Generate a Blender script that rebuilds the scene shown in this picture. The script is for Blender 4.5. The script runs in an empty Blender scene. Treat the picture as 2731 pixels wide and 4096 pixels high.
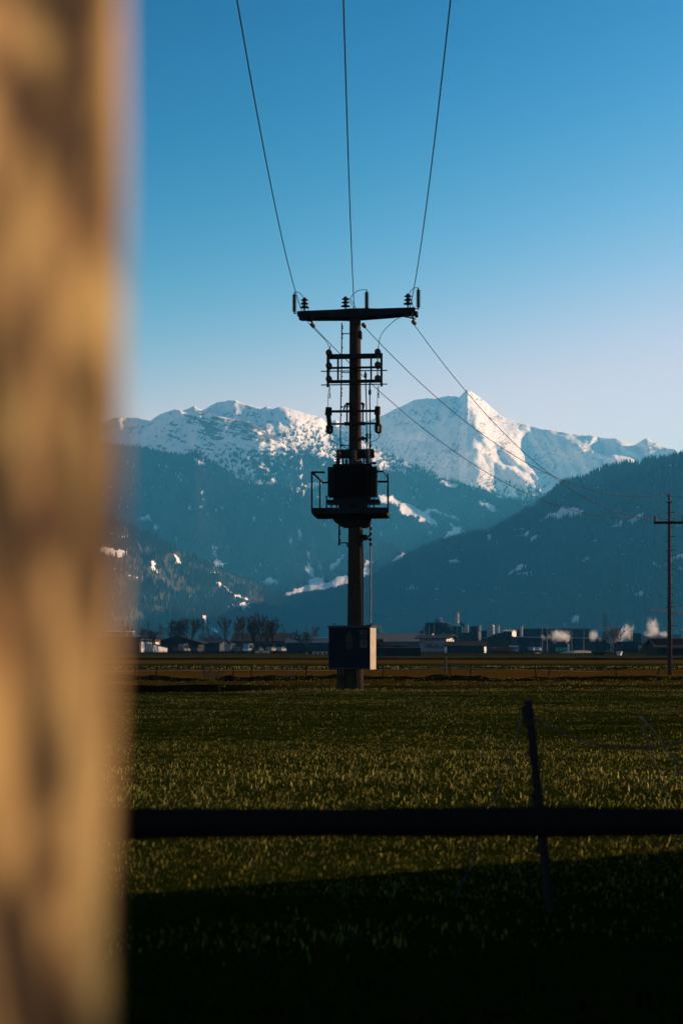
import bpy, math, random
import numpy as np
from mathutils import Vector, Matrix
random.seed(7)
sc = bpy.context.scene
col = sc.collection
R = math.radians
HAZE_D = 7.2e-5
F = 5689.0                     # focal length of the photograph in photo pixels (50 mm on full frame)
CX, HY, CAMZ = 1365.5, 2590.0, 1.3
SUN_AZ, SUN_EL = R(66), R(18)  # azimuth from +Y towards +X

# ---------------------------------------------------------------- camera, sky, sun, exposure
cam_d = bpy.data.cameras.new('camera')
cam = bpy.data.objects.new('camera', cam_d); col.objects.link(cam)
cam.location = (0, 0, CAMZ); cam.rotation_euler = (R(90), 0, 0)
cam_d.sensor_width = 36; cam_d.lens = 50.0
cam_d.shift_y = (HY - 2048) / 4096
cam_d.clip_start = 0.05; cam_d.clip_end = 60000
cam_d.dof.use_dof = True; cam_d.dof.focus_distance = 46.0; cam_d.dof.aperture_fstop = 2.8
sc.camera = cam

w = bpy.data.worlds.new('World'); sc.world = w; w.use_nodes = True
nt = w.node_tree; nt.nodes.clear()
sky = nt.nodes.new('ShaderNodeTexSky'); sky.sky_type = 'NISHITA'; sky.sun_disc = False
sky.sun_elevation = SUN_EL; sky.sun_rotation = SUN_AZ
sky.air_density = 1.0; sky.dust_density = 0.0; sky.ozone_density = 1.0; sky.altitude = 600
bg = nt.nodes.new('ShaderNodeBackground'); bg.inputs[1].default_value = 0.1
wo = nt.nodes.new('ShaderNodeOutputWorld')
sep = nt.nodes.new('ShaderNodeSeparateColor'); cmb = nt.nodes.new('ShaderNodeCombineColor')
nt.links.new(sky.outputs[0], sep.inputs[0])
# the photograph's deep teal grade: one smooth film-like curve per channel over the whole sky
for i, (x0, pw_, top_) in enumerate(((2.50, 6.0, .44), (3.42, 3.4, .53), (4.42, 3.2, .78))):
    def M_(op, a, b=None):
        q = nt.nodes.new('ShaderNodeMath'); q.operation = op
        for k_, v_ in enumerate((a, b)):
            if v_ is None: continue
            if isinstance(v_, (int, float)): q.inputs[k_].default_value = v_
            else: nt.links.new(v_, q.inputs[k_])
        return q.outputs[0]
    u_ = M_('POWER', M_('DIVIDE', sep.outputs[i], x0), pw_)
    e_ = M_('EXPONENT', M_('MULTIPLY', u_, -1.0))
    nt.links.new(M_('MULTIPLY', M_('SUBTRACT', 1.0, e_), top_ * 10), cmb.inputs[i])
nt.links.new(cmb.outputs[0], bg.inputs[0]); nt.links.new(bg.outputs[0], wo.inputs[0])

sd = bpy.data.lights.new('sun', 'SUN'); sd.energy = 5.0; sd.angle = R(0.5); sd.color = (1.0, 0.86, 0.70)
sun = bpy.data.objects.new('sun', sd); col.objects.link(sun)
SV = Vector((math.cos(SUN_EL) * math.sin(SUN_AZ), math.cos(SUN_EL) * math.cos(SUN_AZ), math.sin(SUN_EL)))
sun.rotation_euler = SV.to_track_quat('Z', 'Y').to_euler(); sun.location = (0, 0, 50)

sc.view_settings.view_transform = 'Standard'; sc.view_settings.look = 'None'
sc.view_settings.gamma = 1.0; sc.view_settings.exposure = 0.35; sc.view_settings.use_curve_mapping = False
sc.render.engine = 'CYCLES'
sc.cycles.use_denoising = True
sc.cycles.max_bounces = 6; sc.cycles.diffuse_bounces = 2; sc.cycles.glossy_bounces = 2
sc.cycles.transmission_bounces = 2; sc.cycles.volume_bounces = 1; sc.cycles.transparent_max_bounces = 16
sc.cycles.sample_clamp_indirect = 4.0

# ---------------------------------------------------------------- helpers
def sx(px, d): return (px - CX) / F * d
def sz(py, d): return CAMZ + (HY - py) / F * d
def W(px, py, d): return (sx(px, d), d, sz(py, d))

MATS = {}
def mat(name, color, rough=0.8, color2=None, scale=3.0, bump=0.0, metallic=0.0, spec=0.3, stretch=None, coord='Object', detail=5.0, emit=None, lo=0.35, hi=0.65, coat=0.0):
    if name in MATS: return MATS[name]
    m = bpy.data.materials.new(name); m.use_nodes = True
    n = m.node_tree.nodes; l = m.node_tree.links
    b = n['Principled BSDF']
    b.inputs['Roughness'].default_value = rough; b.inputs['Metallic'].default_value = metallic
    b.inputs['Specular IOR Level'].default_value = spec
    if color2 is None: color2 = tuple(c * 0.6 for c in color)
    tc = n.new('ShaderNodeTexCoord'); mp = n.new('ShaderNodeMapping')
    if stretch: mp.inputs['Scale'].default_value = stretch
    no = n.new('ShaderNodeTexNoise'); no.inputs['Scale'].default_value = scale; no.inputs['Detail'].default_value = detail
    rp = n.new('ShaderNodeValToRGB')
    rp.color_ramp.elements[0].position = lo; rp.color_ramp.elements[1].position = hi
    rp.color_ramp.elements[0].color = (*color2, 1); rp.color_ramp.elements[1].color = (*color, 1)
    l.new(tc.outputs[coord], mp.inputs[0]); l.new(mp.outputs[0], no.inputs['Vector'])
    l.new(no.outputs['Fac'], rp.inputs[0]); l.new(rp.outputs[0], b.inputs['Base Color'])
    if bump:
        bp = n.new('ShaderNodeBump'); bp.inputs['Strength'].default_value = 0.6; bp.inputs['Distance'].default_value = bump
        l.new(no.outputs['Fac'], bp.inputs['Height']); l.new(bp.outputs[0], b.inputs['Normal'])
    if emit: b.inputs['Emission Color'].default_value = (*emit, 1); b.inputs['Emission Strength'].default_value = 1
    MATS[name] = m
    return m

def root_of(o):
    while o.parent: o = o.parent
    return o

class MB:
    def __init__(s): s.v = []; s.f = []
    def add(s, vs, fs):
        o = len(s.v); s.v.extend([tuple(p) for p in vs]); s.f.extend([tuple(i + o for i in q) for q in fs]); return s
    def box(s, x0, x1, y0, y1, z0, z1, yaw=0.0):
        vs = [(x, y, z) for z in (z0, z1) for (x, y) in ((x0, y0), (x1, y0), (x1, y1), (x0, y1))]
        if yaw:
            cx, cy = (x0 + x1) / 2, (y0 + y1) / 2; c, n_ = math.cos(yaw), math.sin(yaw)
            vs = [(cx + (x - cx) * c - (y - cy) * n_, cy + (x - cx) * n_ + (y - cy) * c, z) for x, y, z in vs]
        return s.add(vs, [(3, 2, 1, 0), (4, 5, 6, 7), (0, 1, 5, 4), (1, 2, 6, 5), (2, 3, 7, 6), (3, 0, 4, 7)])
    def tube(s, a, b, r0, r1=None, n=8, cap=True):
        if r1 is None: r1 = r0
        a, b = Vector(a), Vector(b); d = (b - a)
        if d.length < 1e-6: return s
        d.normalize(); u = d.orthogonal().normalized(); w_ = d.cross(u)
        vs = []
        for p, r in ((a, r0), (b, r1)):
            for i in range(n):
                t = 2 * math.pi * i / n; vs.append(p + (u * math.cos(t) + w_ * math.sin(t)) * r)
        fs = [(i, (i + 1) % n, n + (i + 1) % n, n + i) for i in range(n)]
        if cap: fs += [tuple(range(n - 1, -1, -1)), tuple(range(n, 2 * n))]
        return s.add(vs, fs)
    def path(s, pts, r, n=6):
        pts = [Vector(p) for p in pts]; vs = []; m = len(pts)
        for k, p in enumerate(pts):
            d = (pts[min(k + 1, m - 1)] - pts[max(k - 1, 0)]).normalized()
            ref = Vector((0, 0, 1)) if abs(d.z) < 0.9 else Vector((1, 0, 0))
            u = d.cross(ref).normalized(); w_ = u.cross(d)
            for i in range(n):
                t = 2 * math.pi * i / n; vs.append(p + (u * math.cos(t) + w_ * math.sin(t)) * r)
        fs = [(k * n + i, k * n + (i + 1) % n, (k + 1) * n + (i + 1) % n, (k + 1) * n + i) for k in range(m - 1) for i in range(n)]
        fs += [tuple(range(n - 1, -1, -1)), tuple(range((m - 1) * n, m * n))]
        return s.add(vs, fs)
    def lathe(s, prof, o, axis='z', n=16):
        vs = []; o = Vector(o)
        for r, h in prof:
            for i in range(n):
                t = 2 * math.pi * i / n; a, b = r * math.cos(t), r * math.sin(t)
                q = (a, b, h) if axis == 'z' else ((h, a, b) if axis == 'x' else (a, h, b)) if isinstance(axis, str) else None
                if q is None:
                    ax = Vector(axis).normalized(); u = ax.orthogonal().normalized(); w_ = ax.cross(u)
                    q = ax * h + u * a + w_ * b
                vs.append(o + Vector(q))
        m = len(prof)
        fs = [(k * n + i, k * n + (i + 1) % n, (k + 1) * n + (i + 1) % n, (k + 1) * n + i) for k in range(m - 1) for i in range(n)]
        fs += [tuple(range(n - 1, -1, -1)), tuple(range((m - 1) * n, m * n))]
        return s.add(vs, fs)
    def prism(s, poly, y0, y1):            # outline in x,z pushed through y
        n = len(poly)
        vs = [(x, y0, z) for x, z in poly] + [(x, y1, z) for x, z in poly]
        fs = [tuple(range(n)), tuple(range(2 * n - 1, n - 1, -1))] + [(i, n + i, n + (i + 1) % n, (i + 1) % n) for i in range(n)]
        return s.add(vs, fs)
    def prismx(s, poly, x0, x1):           # outline in y,z pushed through x
        n = len(poly)
        vs = [(x0, y, z) for y, z in poly] + [(x1, y, z) for y, z in poly]
        fs = [tuple(range(n - 1, -1, -1)), tuple(range(n, 2 * n))] + [(i, (i + 1) % n, n + (i + 1) % n, n + i) for i in range(n)]
        return s.add(vs, fs)
    def build(s, name, m, parent=None, loc=None, smooth=False, label=None):
        me = bpy.data.meshes.new(name)
        if parent is not None: off = root_of(parent)['_o']
        else: off = tuple(loc) if loc is not None else (0, 0, 0)
        me.from_pydata([(x - off[0], y - off[1], z - off[2]) for x, y, z in s.v], [], s.f)
        me.materials.append(m)
        if smooth:
            me.polygons.foreach_set('use_smooth', [True] * len(me.polygons))
        o = bpy.data.objects.new(name, me); col.objects.link(o)
        if parent is not None: o.parent = parent
        else: o.location = off
        if label: o['label'] = label
        return o

def tag(o, label, cat, group=None, kind=None):
    if label: o['label'] = label
    if cat: o['category'] = cat
    if group: o['group'] = group
    if kind: o['kind'] = kind
    return o
TEMP = []
def thing(name, label, cat, base=(0, 0, 0), rotz=0.0, group=None):
    o = bpy.data.objects.new(name, None); col.objects.link(o)
    o.location = base; o.rotation_euler = (0, 0, rotz); o['_o'] = tuple(float(c) for c in base)
    o.empty_display_size = 0.2; TEMP.append(o)
    return tag(o, label, cat, group)

# vectorised gradient noise
def _h(ix, iy, seed):
    n = (ix.astype(np.int64) * 374761393 + iy.astype(np.int64) * 668265263 + seed * 1442695041) & 0x7fffffff
    n = ((n ^ (n >> 13)) * 1274126177) & 0x7fffffff
    return ((n ^ (n >> 16)) & 0xffff) / 65535.0
def vnoise(x, y, seed=0):
    ix, iy = np.floor(x), np.floor(y); fx, fy = x - ix, y - iy
    ux, uy = fx * fx * (3 - 2 * fx), fy * fy * (3 - 2 * fy)
    a, b = _h(ix, iy, seed), _h(ix + 1, iy, seed); c, d = _h(ix, iy + 1, seed), _h(ix + 1, iy + 1, seed)
    return (a + (b - a) * ux) * (1 - uy) + (c + (d - c) * ux) * uy
def fbm(x, y, seed=0, octs=5, ridged=False):
    t = 0; a = 0.5; s_ = 0
    for k in range(octs):
        n = vnoise(x * 2 ** k + 17.3 * k, y * 2 ** k - 9.1 * k, seed + k)
        if ridged: n = 1 - np.abs(2 * n - 1)
        t = t + a * n; s_ += a; a *= 0.5
    return t / s_
def inpoly(X, Y, poly):
    r = np.zeros(X.shape, bool); n = len(poly); j = n - 1
    for i in range(n):
        xi, yi = poly[i]; xj, yj = poly[j]
        if yi != yj:
            r ^= ((yi > Y) != (yj > Y)) & (X < (xj - xi) * (Y - yi) / (yj - yi) + xi)
        j = i
    return r
def blur(a, k):
    for ax in (0, 1):
        p = np.pad(a, [(k, k) if i == ax else (0, 0) for i in (0, 1)], mode='edge'); c = np.cumsum(p, axis=ax)
        c = np.insert(c, 0, 0, axis=ax); n = a.shape[ax]; w_ = 2 * k + 1
        a = (np.take(c, range(w_, w_ + n), axis=ax) - np.take(c, range(0, n), axis=ax)) / w_
    return a

def scatter(name, pts, scales, source, mats=None, tilt=0.0):
    """one object whose geometry nodes put a copy of source on every point"""
    me = bpy.data.meshes.new(name); me.vertices.add(len(pts)); me.vertices.foreach_set('co', np.asarray(pts, np.float32).ravel())
    at = me.attributes.new('s', 'FLOAT', 'POINT'); at.data.foreach_set('value', np.asarray(scales, np.float32))
    o = bpy.data.objects.new(name, me); col.objects.link(o)
    g = bpy.data.node_groups.new(name + '_nodes', 'GeometryNodeTree')
    g.interface.new_socket('Geometry', in_out='INPUT', socket_type='NodeSocketGeometry')
    g.interface.new_socket('Geometry', in_out='OUTPUT', socket_type='NodeSocketGeometry')
    N = g.nodes; L = g.links
    gi = N.new('NodeGroupInput'); go = N.new('NodeGroupOutput')
    mp = N.new('GeometryNodeMeshToPoints'); iop = N.new('GeometryNodeInstanceOnPoints')
    oi = N.new('GeometryNodeObjectInfo'); oi.inputs['Object'].default_value = source; oi.inputs['As Instance'].default_value = True
    na = N.new('GeometryNodeInputNamedAttribute'); na.data_type = 'FLOAT'; na.inputs['Name'].default_value = 's'
    rv = N.new('FunctionNodeRandomValue'); rv.data_type = 'FLOAT_VECTOR'
    rv.inputs[0].default_value = (-tilt, -tilt, 0); rv.inputs[1].default_value = (tilt, tilt, 6.283)
    L.new(gi.outputs[0], mp.inputs[0]); L.new(mp.outputs[0], iop.inputs['Points'])
    L.new(oi.outputs['Geometry'], iop.inputs['Instance']); L.new(na.outputs['Attribute'], iop.inputs['Scale'])
    L.new(rv.outputs[0], iop.inputs['Rotation']); L.new(iop.outputs[0], go.inputs[0])
    md = o.modifiers.new('scatter', 'NODES'); md.node_group = g
    return o
def hidden_source(name, mb, m, mats=None, idx=None):
    me = bpy.data.meshes.new(name); me.from_pydata(mb.v, [], mb.f)
    for q in (mats or [m]): me.materials.append(q)
    if idx is not None: me.polygons.foreach_set('material_index', idx)
    return bpy.data.objects.new(name, me)      # never linked: only a source for the scattering

# ---------------------------------------------------------------- materials
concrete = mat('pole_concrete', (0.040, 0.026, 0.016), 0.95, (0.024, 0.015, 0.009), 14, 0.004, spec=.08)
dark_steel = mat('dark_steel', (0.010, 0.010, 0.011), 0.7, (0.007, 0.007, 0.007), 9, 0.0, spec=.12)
galv = mat('galvanised_steel', (0.03, 0.03, 0.03), 0.7, (0.02, 0.02, 0.02), 12, spec=.2)
porcelain = mat('brown_porcelain', (0.02, 0.011, 0.007), 0.35, (0.015, 0.008, 0.005), 6, spec=0.25)
wire_m = mat('cable_metal', (0.012, 0.012, 0.013), 0.7, spec=.1)
grey_paint = mat('cabinet_sunlit_paint', (0.44, 0.34, 0.23), 0.7, (0.36, 0.28, 0.19), 5)  # pale warm copy of the cabinet paint for the sunlit side
old_wood = mat('weathered_fence_wood', (0.10, 0.08, 0.06), 0.95, (0.05, 0.04, 0.03), 20, 0.004, stretch=(6, 1, 1))
black_plastic = mat('black_plastic', (0.007, 0.007, 0.007), 0.6, spec=.15)

# ---------------------------------------------------------------- mountains
def interp(pts, x): return np.interp(x, [p[0] for p in pts], [p[1] for p in pts])
def T4(l): return [(400 + .574 * x, 1500 + .574 * y) for x, y in l]      # crops of the photo the outlines were read from
def T5(l): return [(1400 + .849 * x, 1500 + .849 * y) for x, y in l]
def T6(l): return [(400 + .574 * x, 2100 + .574 * y) for x, y in l]
def T3(l): return [(1200 + .2977 * x, 2080 + .2977 * y) for x, y in l]
def T2(l): return [(1200 + .2806 * x, 1680 + .2806 * y) for x, y in l]
def T7(l): return [(1400 + .849 * x, 2050 + .849 * y) for x, y in l]

# raster helper: photo-space mask at 4 px
GX0, GX1, GY0, GY1, GS = -400, 3400, 1450, 2650, 4
gx = np.arange(GX0, GX1, GS); gy = np.arange(GY0, GY1, GS); GXX, GYY = np.meshgrid(gx, gy)
def raster(polys, jit=5.0, seed=1):
    jx = (fbm(GXX / 20., GYY / 14., seed, 5) - .5) * 4.5 * jit; jy = (fbm(GXX / 16. + 50, GYY / 20., seed + 9, 6) - .5) * 7 * jit
    m = np.zeros(GXX.shape, bool)
    for p in polys: m |= inpoly(GXX + jx, GYY + jy, p)
    return m.astype(float)
def sample(a, X, Y):
    fx = np.clip((X - GX0) / GS, 0, a.shape[1] - 1.001); fy = np.clip((Y - GY0) / GS, 0, a.shape[0] - 1.001)
    ix, iy = fx.astype(int), fy.astype(int); fx, fy = fx - ix, fy - iy
    return (a[iy, ix] * (1 - fx) + a[iy, ix + 1] * fx) * (1 - fy) + (a[iy + 1, ix] * (1 - fx) + a[iy + 1, ix + 1] * fx) * fy
def relief(slope, lam=0.12, lowcut=2600.0):
    """height field whose east-west slope follows the given map: spurs that turn one flank to the sun"""
    h, w_ = slope.shape; s_ = np.pad(slope, ((100, 100), (150, 150)))
    ku = 2 * np.pi * np.fft.fftfreq(s_.shape[1], GS)[None, :]; kv = 2 * np.pi * np.fft.fftfreq(s_.shape[0], GS)[:, None]
    S = np.fft.fft2(s_); D = -1j * ku * S / (ku ** 2 + lam * kv ** 2 + (2 * np.pi / lowcut) ** 2)
    return np.real(np.fft.ifft2(D))[100:100 + h, 150:150 + w_]

def terrain_material(name, forest, forest2, snow=(0.86, 0.87, 0.9), rock=(0.12, 0.11, 0.10), meadow=(0.048, 0.041, 0.027), ts=0.02):
    m = bpy.data.materials.new(name); m.use_nodes = True; n = m.node_tree.nodes; l = m.node_tree.links
    b = n['Principled BSDF']; b.inputs['Roughness'].default_value = 0.95; b.inputs['Specular IOR Level'].default_value = 0.1
    tc = n.new('ShaderNodeTexCoord')
    no = n.new('ShaderNodeTexNoise'); no.inputs['Scale'].default_value = ts; no.inputs['Detail'].default_value = 9; no.inputs['Roughness'].default_value = 0.65
    l.new(tc.outputs['Object'], no.inputs['Vector'])
    rp = n.new('ShaderNodeValToRGB'); rp.color_ramp.elements[0].position = .4; rp.color_ramp.elements[1].position = .62
    rp.color_ramp.elements[0].color = (*forest, 1); rp.color_ramp.elements[1].color = (*forest2, 1); l.new(no.outputs['Fac'], rp.inputs[0])
    at = n.new('ShaderNodeAttribute'); at.attribute_name = 'mask'; sp = n.new('ShaderNodeSeparateColor'); l.new(at.outputs['Color'], sp.inputs[0])
    prev = rp.outputs[0]
    for i, c in ((2, meadow), (0, snow), (1, rock)):
        mx = n.new('ShaderNodeMix'); mx.data_type = 'RGBA'; mx.inputs[7].default_value = (*c, 1)
        # break the mask edge up with fine noise
        ad = n.new('ShaderNodeMath'); ad.operation = 'ADD'; l.new(sp.outputs[i], ad.inputs[0])
        n2 = n.new('ShaderNodeTexNoise'); n2.inputs['Scale'].default_value = ts * 2.2; n2.inputs['Detail'].default_value = 9; n2.inputs['Roughness'].default_value = .75; l.new(tc.outputs['Object'], n2.inputs['Vector'])
        sb = n.new('ShaderNodeMath'); sb.operation = 'SUBTRACT'; l.new(n2.outputs['Fac'], sb.inputs[0]); sb.inputs[1].default_value = .5
        l.new(sb.outputs[0], ad.inputs[1])
        mr = n.new('ShaderNodeMapRange'); mr.inputs[1].default_value = .42 if i == 0 else .2; mr.inputs[2].default_value = .58 if i == 0 else .85; l.new(ad.outputs[0], mr.inputs[0])
        l.new(mr.outputs[0], mx.inputs[0]); l.new(prev, mx.inputs[6]); prev = mx.outputs[2]
    l.new(prev, b.inputs['Base Color'])
    bp = n.new('ShaderNodeBump'); bp.inputs['Strength'].default_value = .7; bp.inputs['Distance'].default_value = 12
    l.new(no.outputs['Fac'], bp.inputs['Height']); l.new(bp.outputs[0], b.inputs['Normal'])
    return m

def massif(name, crest, dtop, alpha, u0, u1, vis, mask_fn, slope_map, noise_amp, material, jag=2.0, step=4.0, back=2500.0, seed=3, nscale=90.0):
    us = np.concatenate([np.arange(u0, max(u0, -60), 60.), np.arange(max(u0, -60), min(u1, 2800), step), np.arange(min(u1, 2800), u1 + 1, 60.)])
    us = np.unique(us)
    top = interp(crest, us) + (fbm(us / 28., us * 0 + seed, seed, 4) - .5) * 2 * jag
    D = interp(dtop, us)
    n1 = max(8, int((vis - top.min()) / step)); tt = np.linspace(0, 1, n1); n2 = 14; t2 = np.linspace(0, 1, n2 + 1)[1:]
    V = np.concatenate([top[None, :] + (np.maximum(vis, top + 40) - top)[None, :] * tt[:, None], np.maximum(vis, top + 40)[None, :] + (2640 - np.maximum(vis, top + 40))[None, :] * t2[:, None]])
    U = np.repeat(us[None, :], V.shape[0], 0)
    ta = math.tan(alpha); ktop = (HY - top) / F; k = (HY - V) / F
    d = D[None, :] * (ta - ktop[None, :]) / (ta - k)
    px = D[None, :] / F
    rel = sample(relief(slope_map), U, V) * px
    nn = (fbm(U / nscale, V / (nscale * .8), seed + 20, 6, True) - .5) + .42 * (fbm((U + V * .4) / (nscale * .22), (V - U * .1) / (nscale * .5), seed + 40, 5, True) - .5) + .16 * (fbm((U - V * .3) / (nscale * .07), V / (nscale * .12), seed + 60, 3) - .5)
    rel = rel + nn * noise_amp * px
    d = d + rel
    X = (U - CX) / F * d; Z = CAMZ + k * d; Y = d
    # far side, so that the mountain has a back
    bx, by, bz = [], [], []
    for q, (dd, zf) in enumerate(((0.25 * back, .55), (back, 0.0))):
        bx.append(X[0] * (1 + dd / Y[0])); by.append(Y[0] + dd); bz.append(np.maximum(Z[0] * zf, -2) - (2 if zf == 0 else 0))
    X = np.vstack([bx[1], bx[0], X]); Y = np.vstack([by[1], by[0], Y]); Z = np.vstack([bz[1], bz[0], Z])
    nr, nc = X.shape
    me = bpy.data.meshes.new(name)
    co = np.stack([X, Y, Z], -1).reshape(-1, 3).astype(np.float32)
    idx = np.arange(nr * nc).reshape(nr, nc)
    q = np.stack([idx[1:, :-1], idx[1:, 1:], idx[:-1, 1:], idx[:-1, :-1]], -1).reshape(-1, 4)
    me.vertices.add(len(co)); me.vertices.foreach_set('co', co.ravel())
    me.loops.add(q.size); me.loops.foreach_set('vertex_index', q.ravel().astype(np.int32))
    me.polygons.add(len(q)); me.polygons.foreach_set('loop_start', np.arange(0, q.size, 4, dtype=np.int32)); me.polygons.foreach_set('loop_total', np.full(len(q), 4, np.int32))
    me.update(calc_edges=True)
    snow, rock, mead = mask_fn(U, V)
    ca = me.color_attributes.new('mask', 'FLOAT_COLOR', 'POINT')
    z2 = np.zeros((2, nc)) + .5
    arr = np.stack([np.vstack([z2 * 0 + snow[0:1].mean(), snow]), np.vstack([z2 * 0, rock]), np.vstack([z2 * 0, mead]), np.ones((nr, nc))], -1).astype(np.float32)
    ca.data.foreach_set('color', arr.ravel())
    me.polygons.foreach_set('use_smooth', np.ones(len(q), bool))
    me.materials.append(material)
    o = bpy.data.objects.new(name, me); col.objects.link(o)
    return o, (U, V, X[2:], Y[2:], Z[2:], snow)

A_crest = [(900, 1900), (1180, 1760), (1280, 1705), (1320, 1690), (1342, 1678), (1365, 1696), (1400, 1700), (1469, 1684), (1524, 1665), (1589, 1633), (1660, 1598)] + T5([(345, 112), (370, 107), (420, 108), (445, 102), (470, 94), (495, 100), (512, 106), (530, 88), (550, 68), (575, 80), (600, 98), (635, 125), (665, 155), (700, 185), (735, 205), (780, 217), (800, 228), (860, 243), (900, 253), (950, 260), (1000, 268), (1045, 278), (1080, 285), (1130, 283), (1190, 297), (1250, 300), (1300, 318), (1340, 330), (1357, 318), (1392, 297), (1430, 315), (1475, 340), (1510, 347), (1530, 352), (1560, 378)]) + [(2900, 1870), (3300, 1800)]
B_crest = [(-400, 1800), (250, 1705), (400, 1690)] + T4([(40, 322), (90, 300), (145, 290), (215, 296), (265, 297), (310, 308), (355, 316), (420, 318), (520, 300), (585, 243), (620, 232), (658, 214), (690, 232), (712, 247), (740, 235), (765, 215), (800, 200), (815, 188), (850, 186), (875, 184), (900, 172), (945, 175), (970, 190), (1010, 205), (1060, 218), (1100, 225), (1130, 233), (1160, 216), (1190, 228), (1215, 232), (1250, 220), (1275, 222), (1310, 232), (1380, 248), (1420, 262), (1480, 275), (1540, 297)]) + [(1300, 1684), (1329, 1700), (1398, 1735), (1447, 1764), (1509, 1792), (1565, 1820), (1640, 1854), (1697, 1878), (1757, 1907), (1867, 1941), (1952, 1967), (1994, 1991), (2147, 2014), (2300, 2100), (2600, 2300)]
B2_crest = T4([(250, 480), (300, 400), (345, 330), (370, 305), (420, 270), (490, 247), (525, 240), (560, 245), (585, 258), (612, 268), (622, 270), (625, 255), (660, 250), (700, 262), (770, 278), (850, 292), (930, 305), (1010, 320), (1060, 335), (1110, 360), (1140, 385), (1200, 430), (1260, 470), (1330, 515), (1400, 580), (1430, 640), (1450, 760)])
C_crest = [(-400, 1700), (250, 1765), (555, 1796), (589, 1801), (630, 1810), (675, 1817), (716, 1824), (744, 1828), (773, 1813), (790, 1804), (813, 1827), (836, 1844), (871, 1867), (905, 1890), (945, 1919), (965, 1933), (1003, 1939), (1031, 1948), (1072, 1953), (1118, 1955), (1175, 1962), (1230, 1990), (1350, 2050), (1500, 2150), (1700, 2260), (1900, 2400)]
D_crest = [(-400, 1800), (200, 1990), (400, 2070), (500, 2100), (595, 2134), (647, 2163), (698, 2195), (744, 2215), (796, 2238), (825, 2249), (894, 2284), (951, 2307), (1003, 2321), (1031, 2330), (1060, 2352), (1083, 2370), (1117, 2387), (1129, 2398), (1180, 2450), (1250, 2530), (1300, 2600)]
E_crest = [(880, 2600), (960, 2530), (1049, 2444), (1077, 2427), (1117, 2404), (1175, 2393), (1232, 2381), (1300, 2373), (1390, 2350), (1510, 2306), (1557, 2273), (1617, 2241)] + T5([(340, 820), (420, 790), (500, 770), (600, 750), (650, 745), (700, 715), (740, 695), (800, 660), (860, 630), (900, 600), (940, 570), (980, 530), (1020, 503), (1060, 498), (1110, 492), (1145, 470), (1180, 463), (1200, 445), (1250, 434), (1300, 424), (1370, 428), (1380, 412), (1450, 403), (1500, 401), (1530, 388), (1568, 375)]) + [(2900, 1770), (3300, 1650)]

litA = [T5(p) for p in ([(548, 68), (600, 98), (640, 130), (700, 185), (780, 220), (870, 255), (905, 262), (835, 265), (830, 300), (845, 335), (820, 345), (860, 370), (885, 380), (870, 390), (915, 405), (880, 415), (905, 430), (880, 440), (930, 450), (945, 480), (980, 520), (985, 530), (960, 555), (900, 500), (850, 450), (800, 430), (750, 385), (700, 340), (655, 300), (640, 285), (600, 265), (590, 230), (595, 205), (575, 175), (552, 160), (553, 120), (545, 80)],
    [(600, 350), (615, 325), (640, 345), (660, 370), (700, 405), (740, 420), (790, 440), (850, 480), (900, 520), (950, 555), (930, 562), (880, 530), (830, 490), (780, 455), (720, 425), (680, 400), (640, 380)],
    [(525, 170), (545, 205), (535, 208), (525, 185)],
    [(1070, 320), (1080, 350), (1100, 365), (1150, 370), (1200, 380), (1250, 390), (1310, 405), (1340, 420), (1370, 425), (1390, 390), (1395, 370), (1370, 345), (1300, 320), (1250, 303), (1290, 330), (1330, 360), (1340, 380), (1250, 370), (1200, 360), (1195, 330), (1160, 290), (1130, 285), (1150, 310), (1100, 320)],
    [(948, 390), (970, 405), (968, 420), (950, 410)], [(1392, 297), (1480, 345), (1440, 345), (1410, 320)],
    [(900, 255), (960, 268), (1050, 282), (1080, 290), (1050, 300), (940, 275)], [(1480, 345), (1560, 385), (1540, 385), (1500, 360)])]
litB = [T4(p) for p in ([(1275, 222), (1330, 236), (1420, 260), (1540, 295), (1600, 330), (1640, 420), (1568, 420), (1480, 400), (1400, 350), (1340, 320), (1305, 290), (1305, 260)],
    [(745, 236), (800, 200), (815, 190), (830, 215), (845, 265), (855, 290), (820, 285), (770, 270)], [(660, 216), (710, 245), (690, 245)], [(840, 190), (870, 220), (860, 240), (845, 215)], [(945, 185), (957, 200), (945, 225), (930, 210)],
    [(120, 310), (150, 290), (215, 296), (180, 320), (160, 340), (240, 370), (150, 390), (150, 350)], [(20, 405), (100, 400), (60, 425)], [(35, 450), (90, 450), (155, 468), (60, 475)], [(60, 508), (190, 516), (330, 540), (190, 526)],
    [(1150, 350), (1300, 340), (1568, 420), (1700, 520), (1700, 640), (1560, 560), (1420, 520), (1350, 540), (1250, 450), (1160, 400)],
    [(925, 708), (1000, 700), (1100, 680), (1160, 660), (1180, 680), (1250, 640), (1230, 665), (1170, 690), (1120, 710), (1090, 697), (1000, 718), (990, 745)])] + \
    [T2([(880, 290), (1000, 360), (1200, 470), (1350, 560), (1568, 640), (1568, 720), (1450, 620), (1300, 640), (1250, 720), (1150, 720), (1060, 640), (1000, 560), (890, 520)])] + \
    [T5(p) for p in ([(125, 565), (190, 568), (245, 590), (240, 600), (345, 640), (370, 625), (440, 645), (530, 675), (510, 690), (470, 675), (430, 655), (380, 650), (375, 670), (425, 705), (400, 710), (330, 695), (325, 665), (235, 655), (235, 620), (170, 610), (150, 615)],
    [(460, 690), (500, 712), (570, 745), (520, 740), (535, 765), (450, 780), (415, 790), (450, 760), (455, 735), (480, 725)], [(600, 588), (660, 610), (720, 650), (665, 645), (620, 615)], [(420, 495), (510, 520), (490, 535), (420, 510)], [(565, 525), (615, 545), (575, 540)], [(645, 545), (665, 560), (650, 556)], [(810, 603), (860, 605), (820, 610)])]
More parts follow.
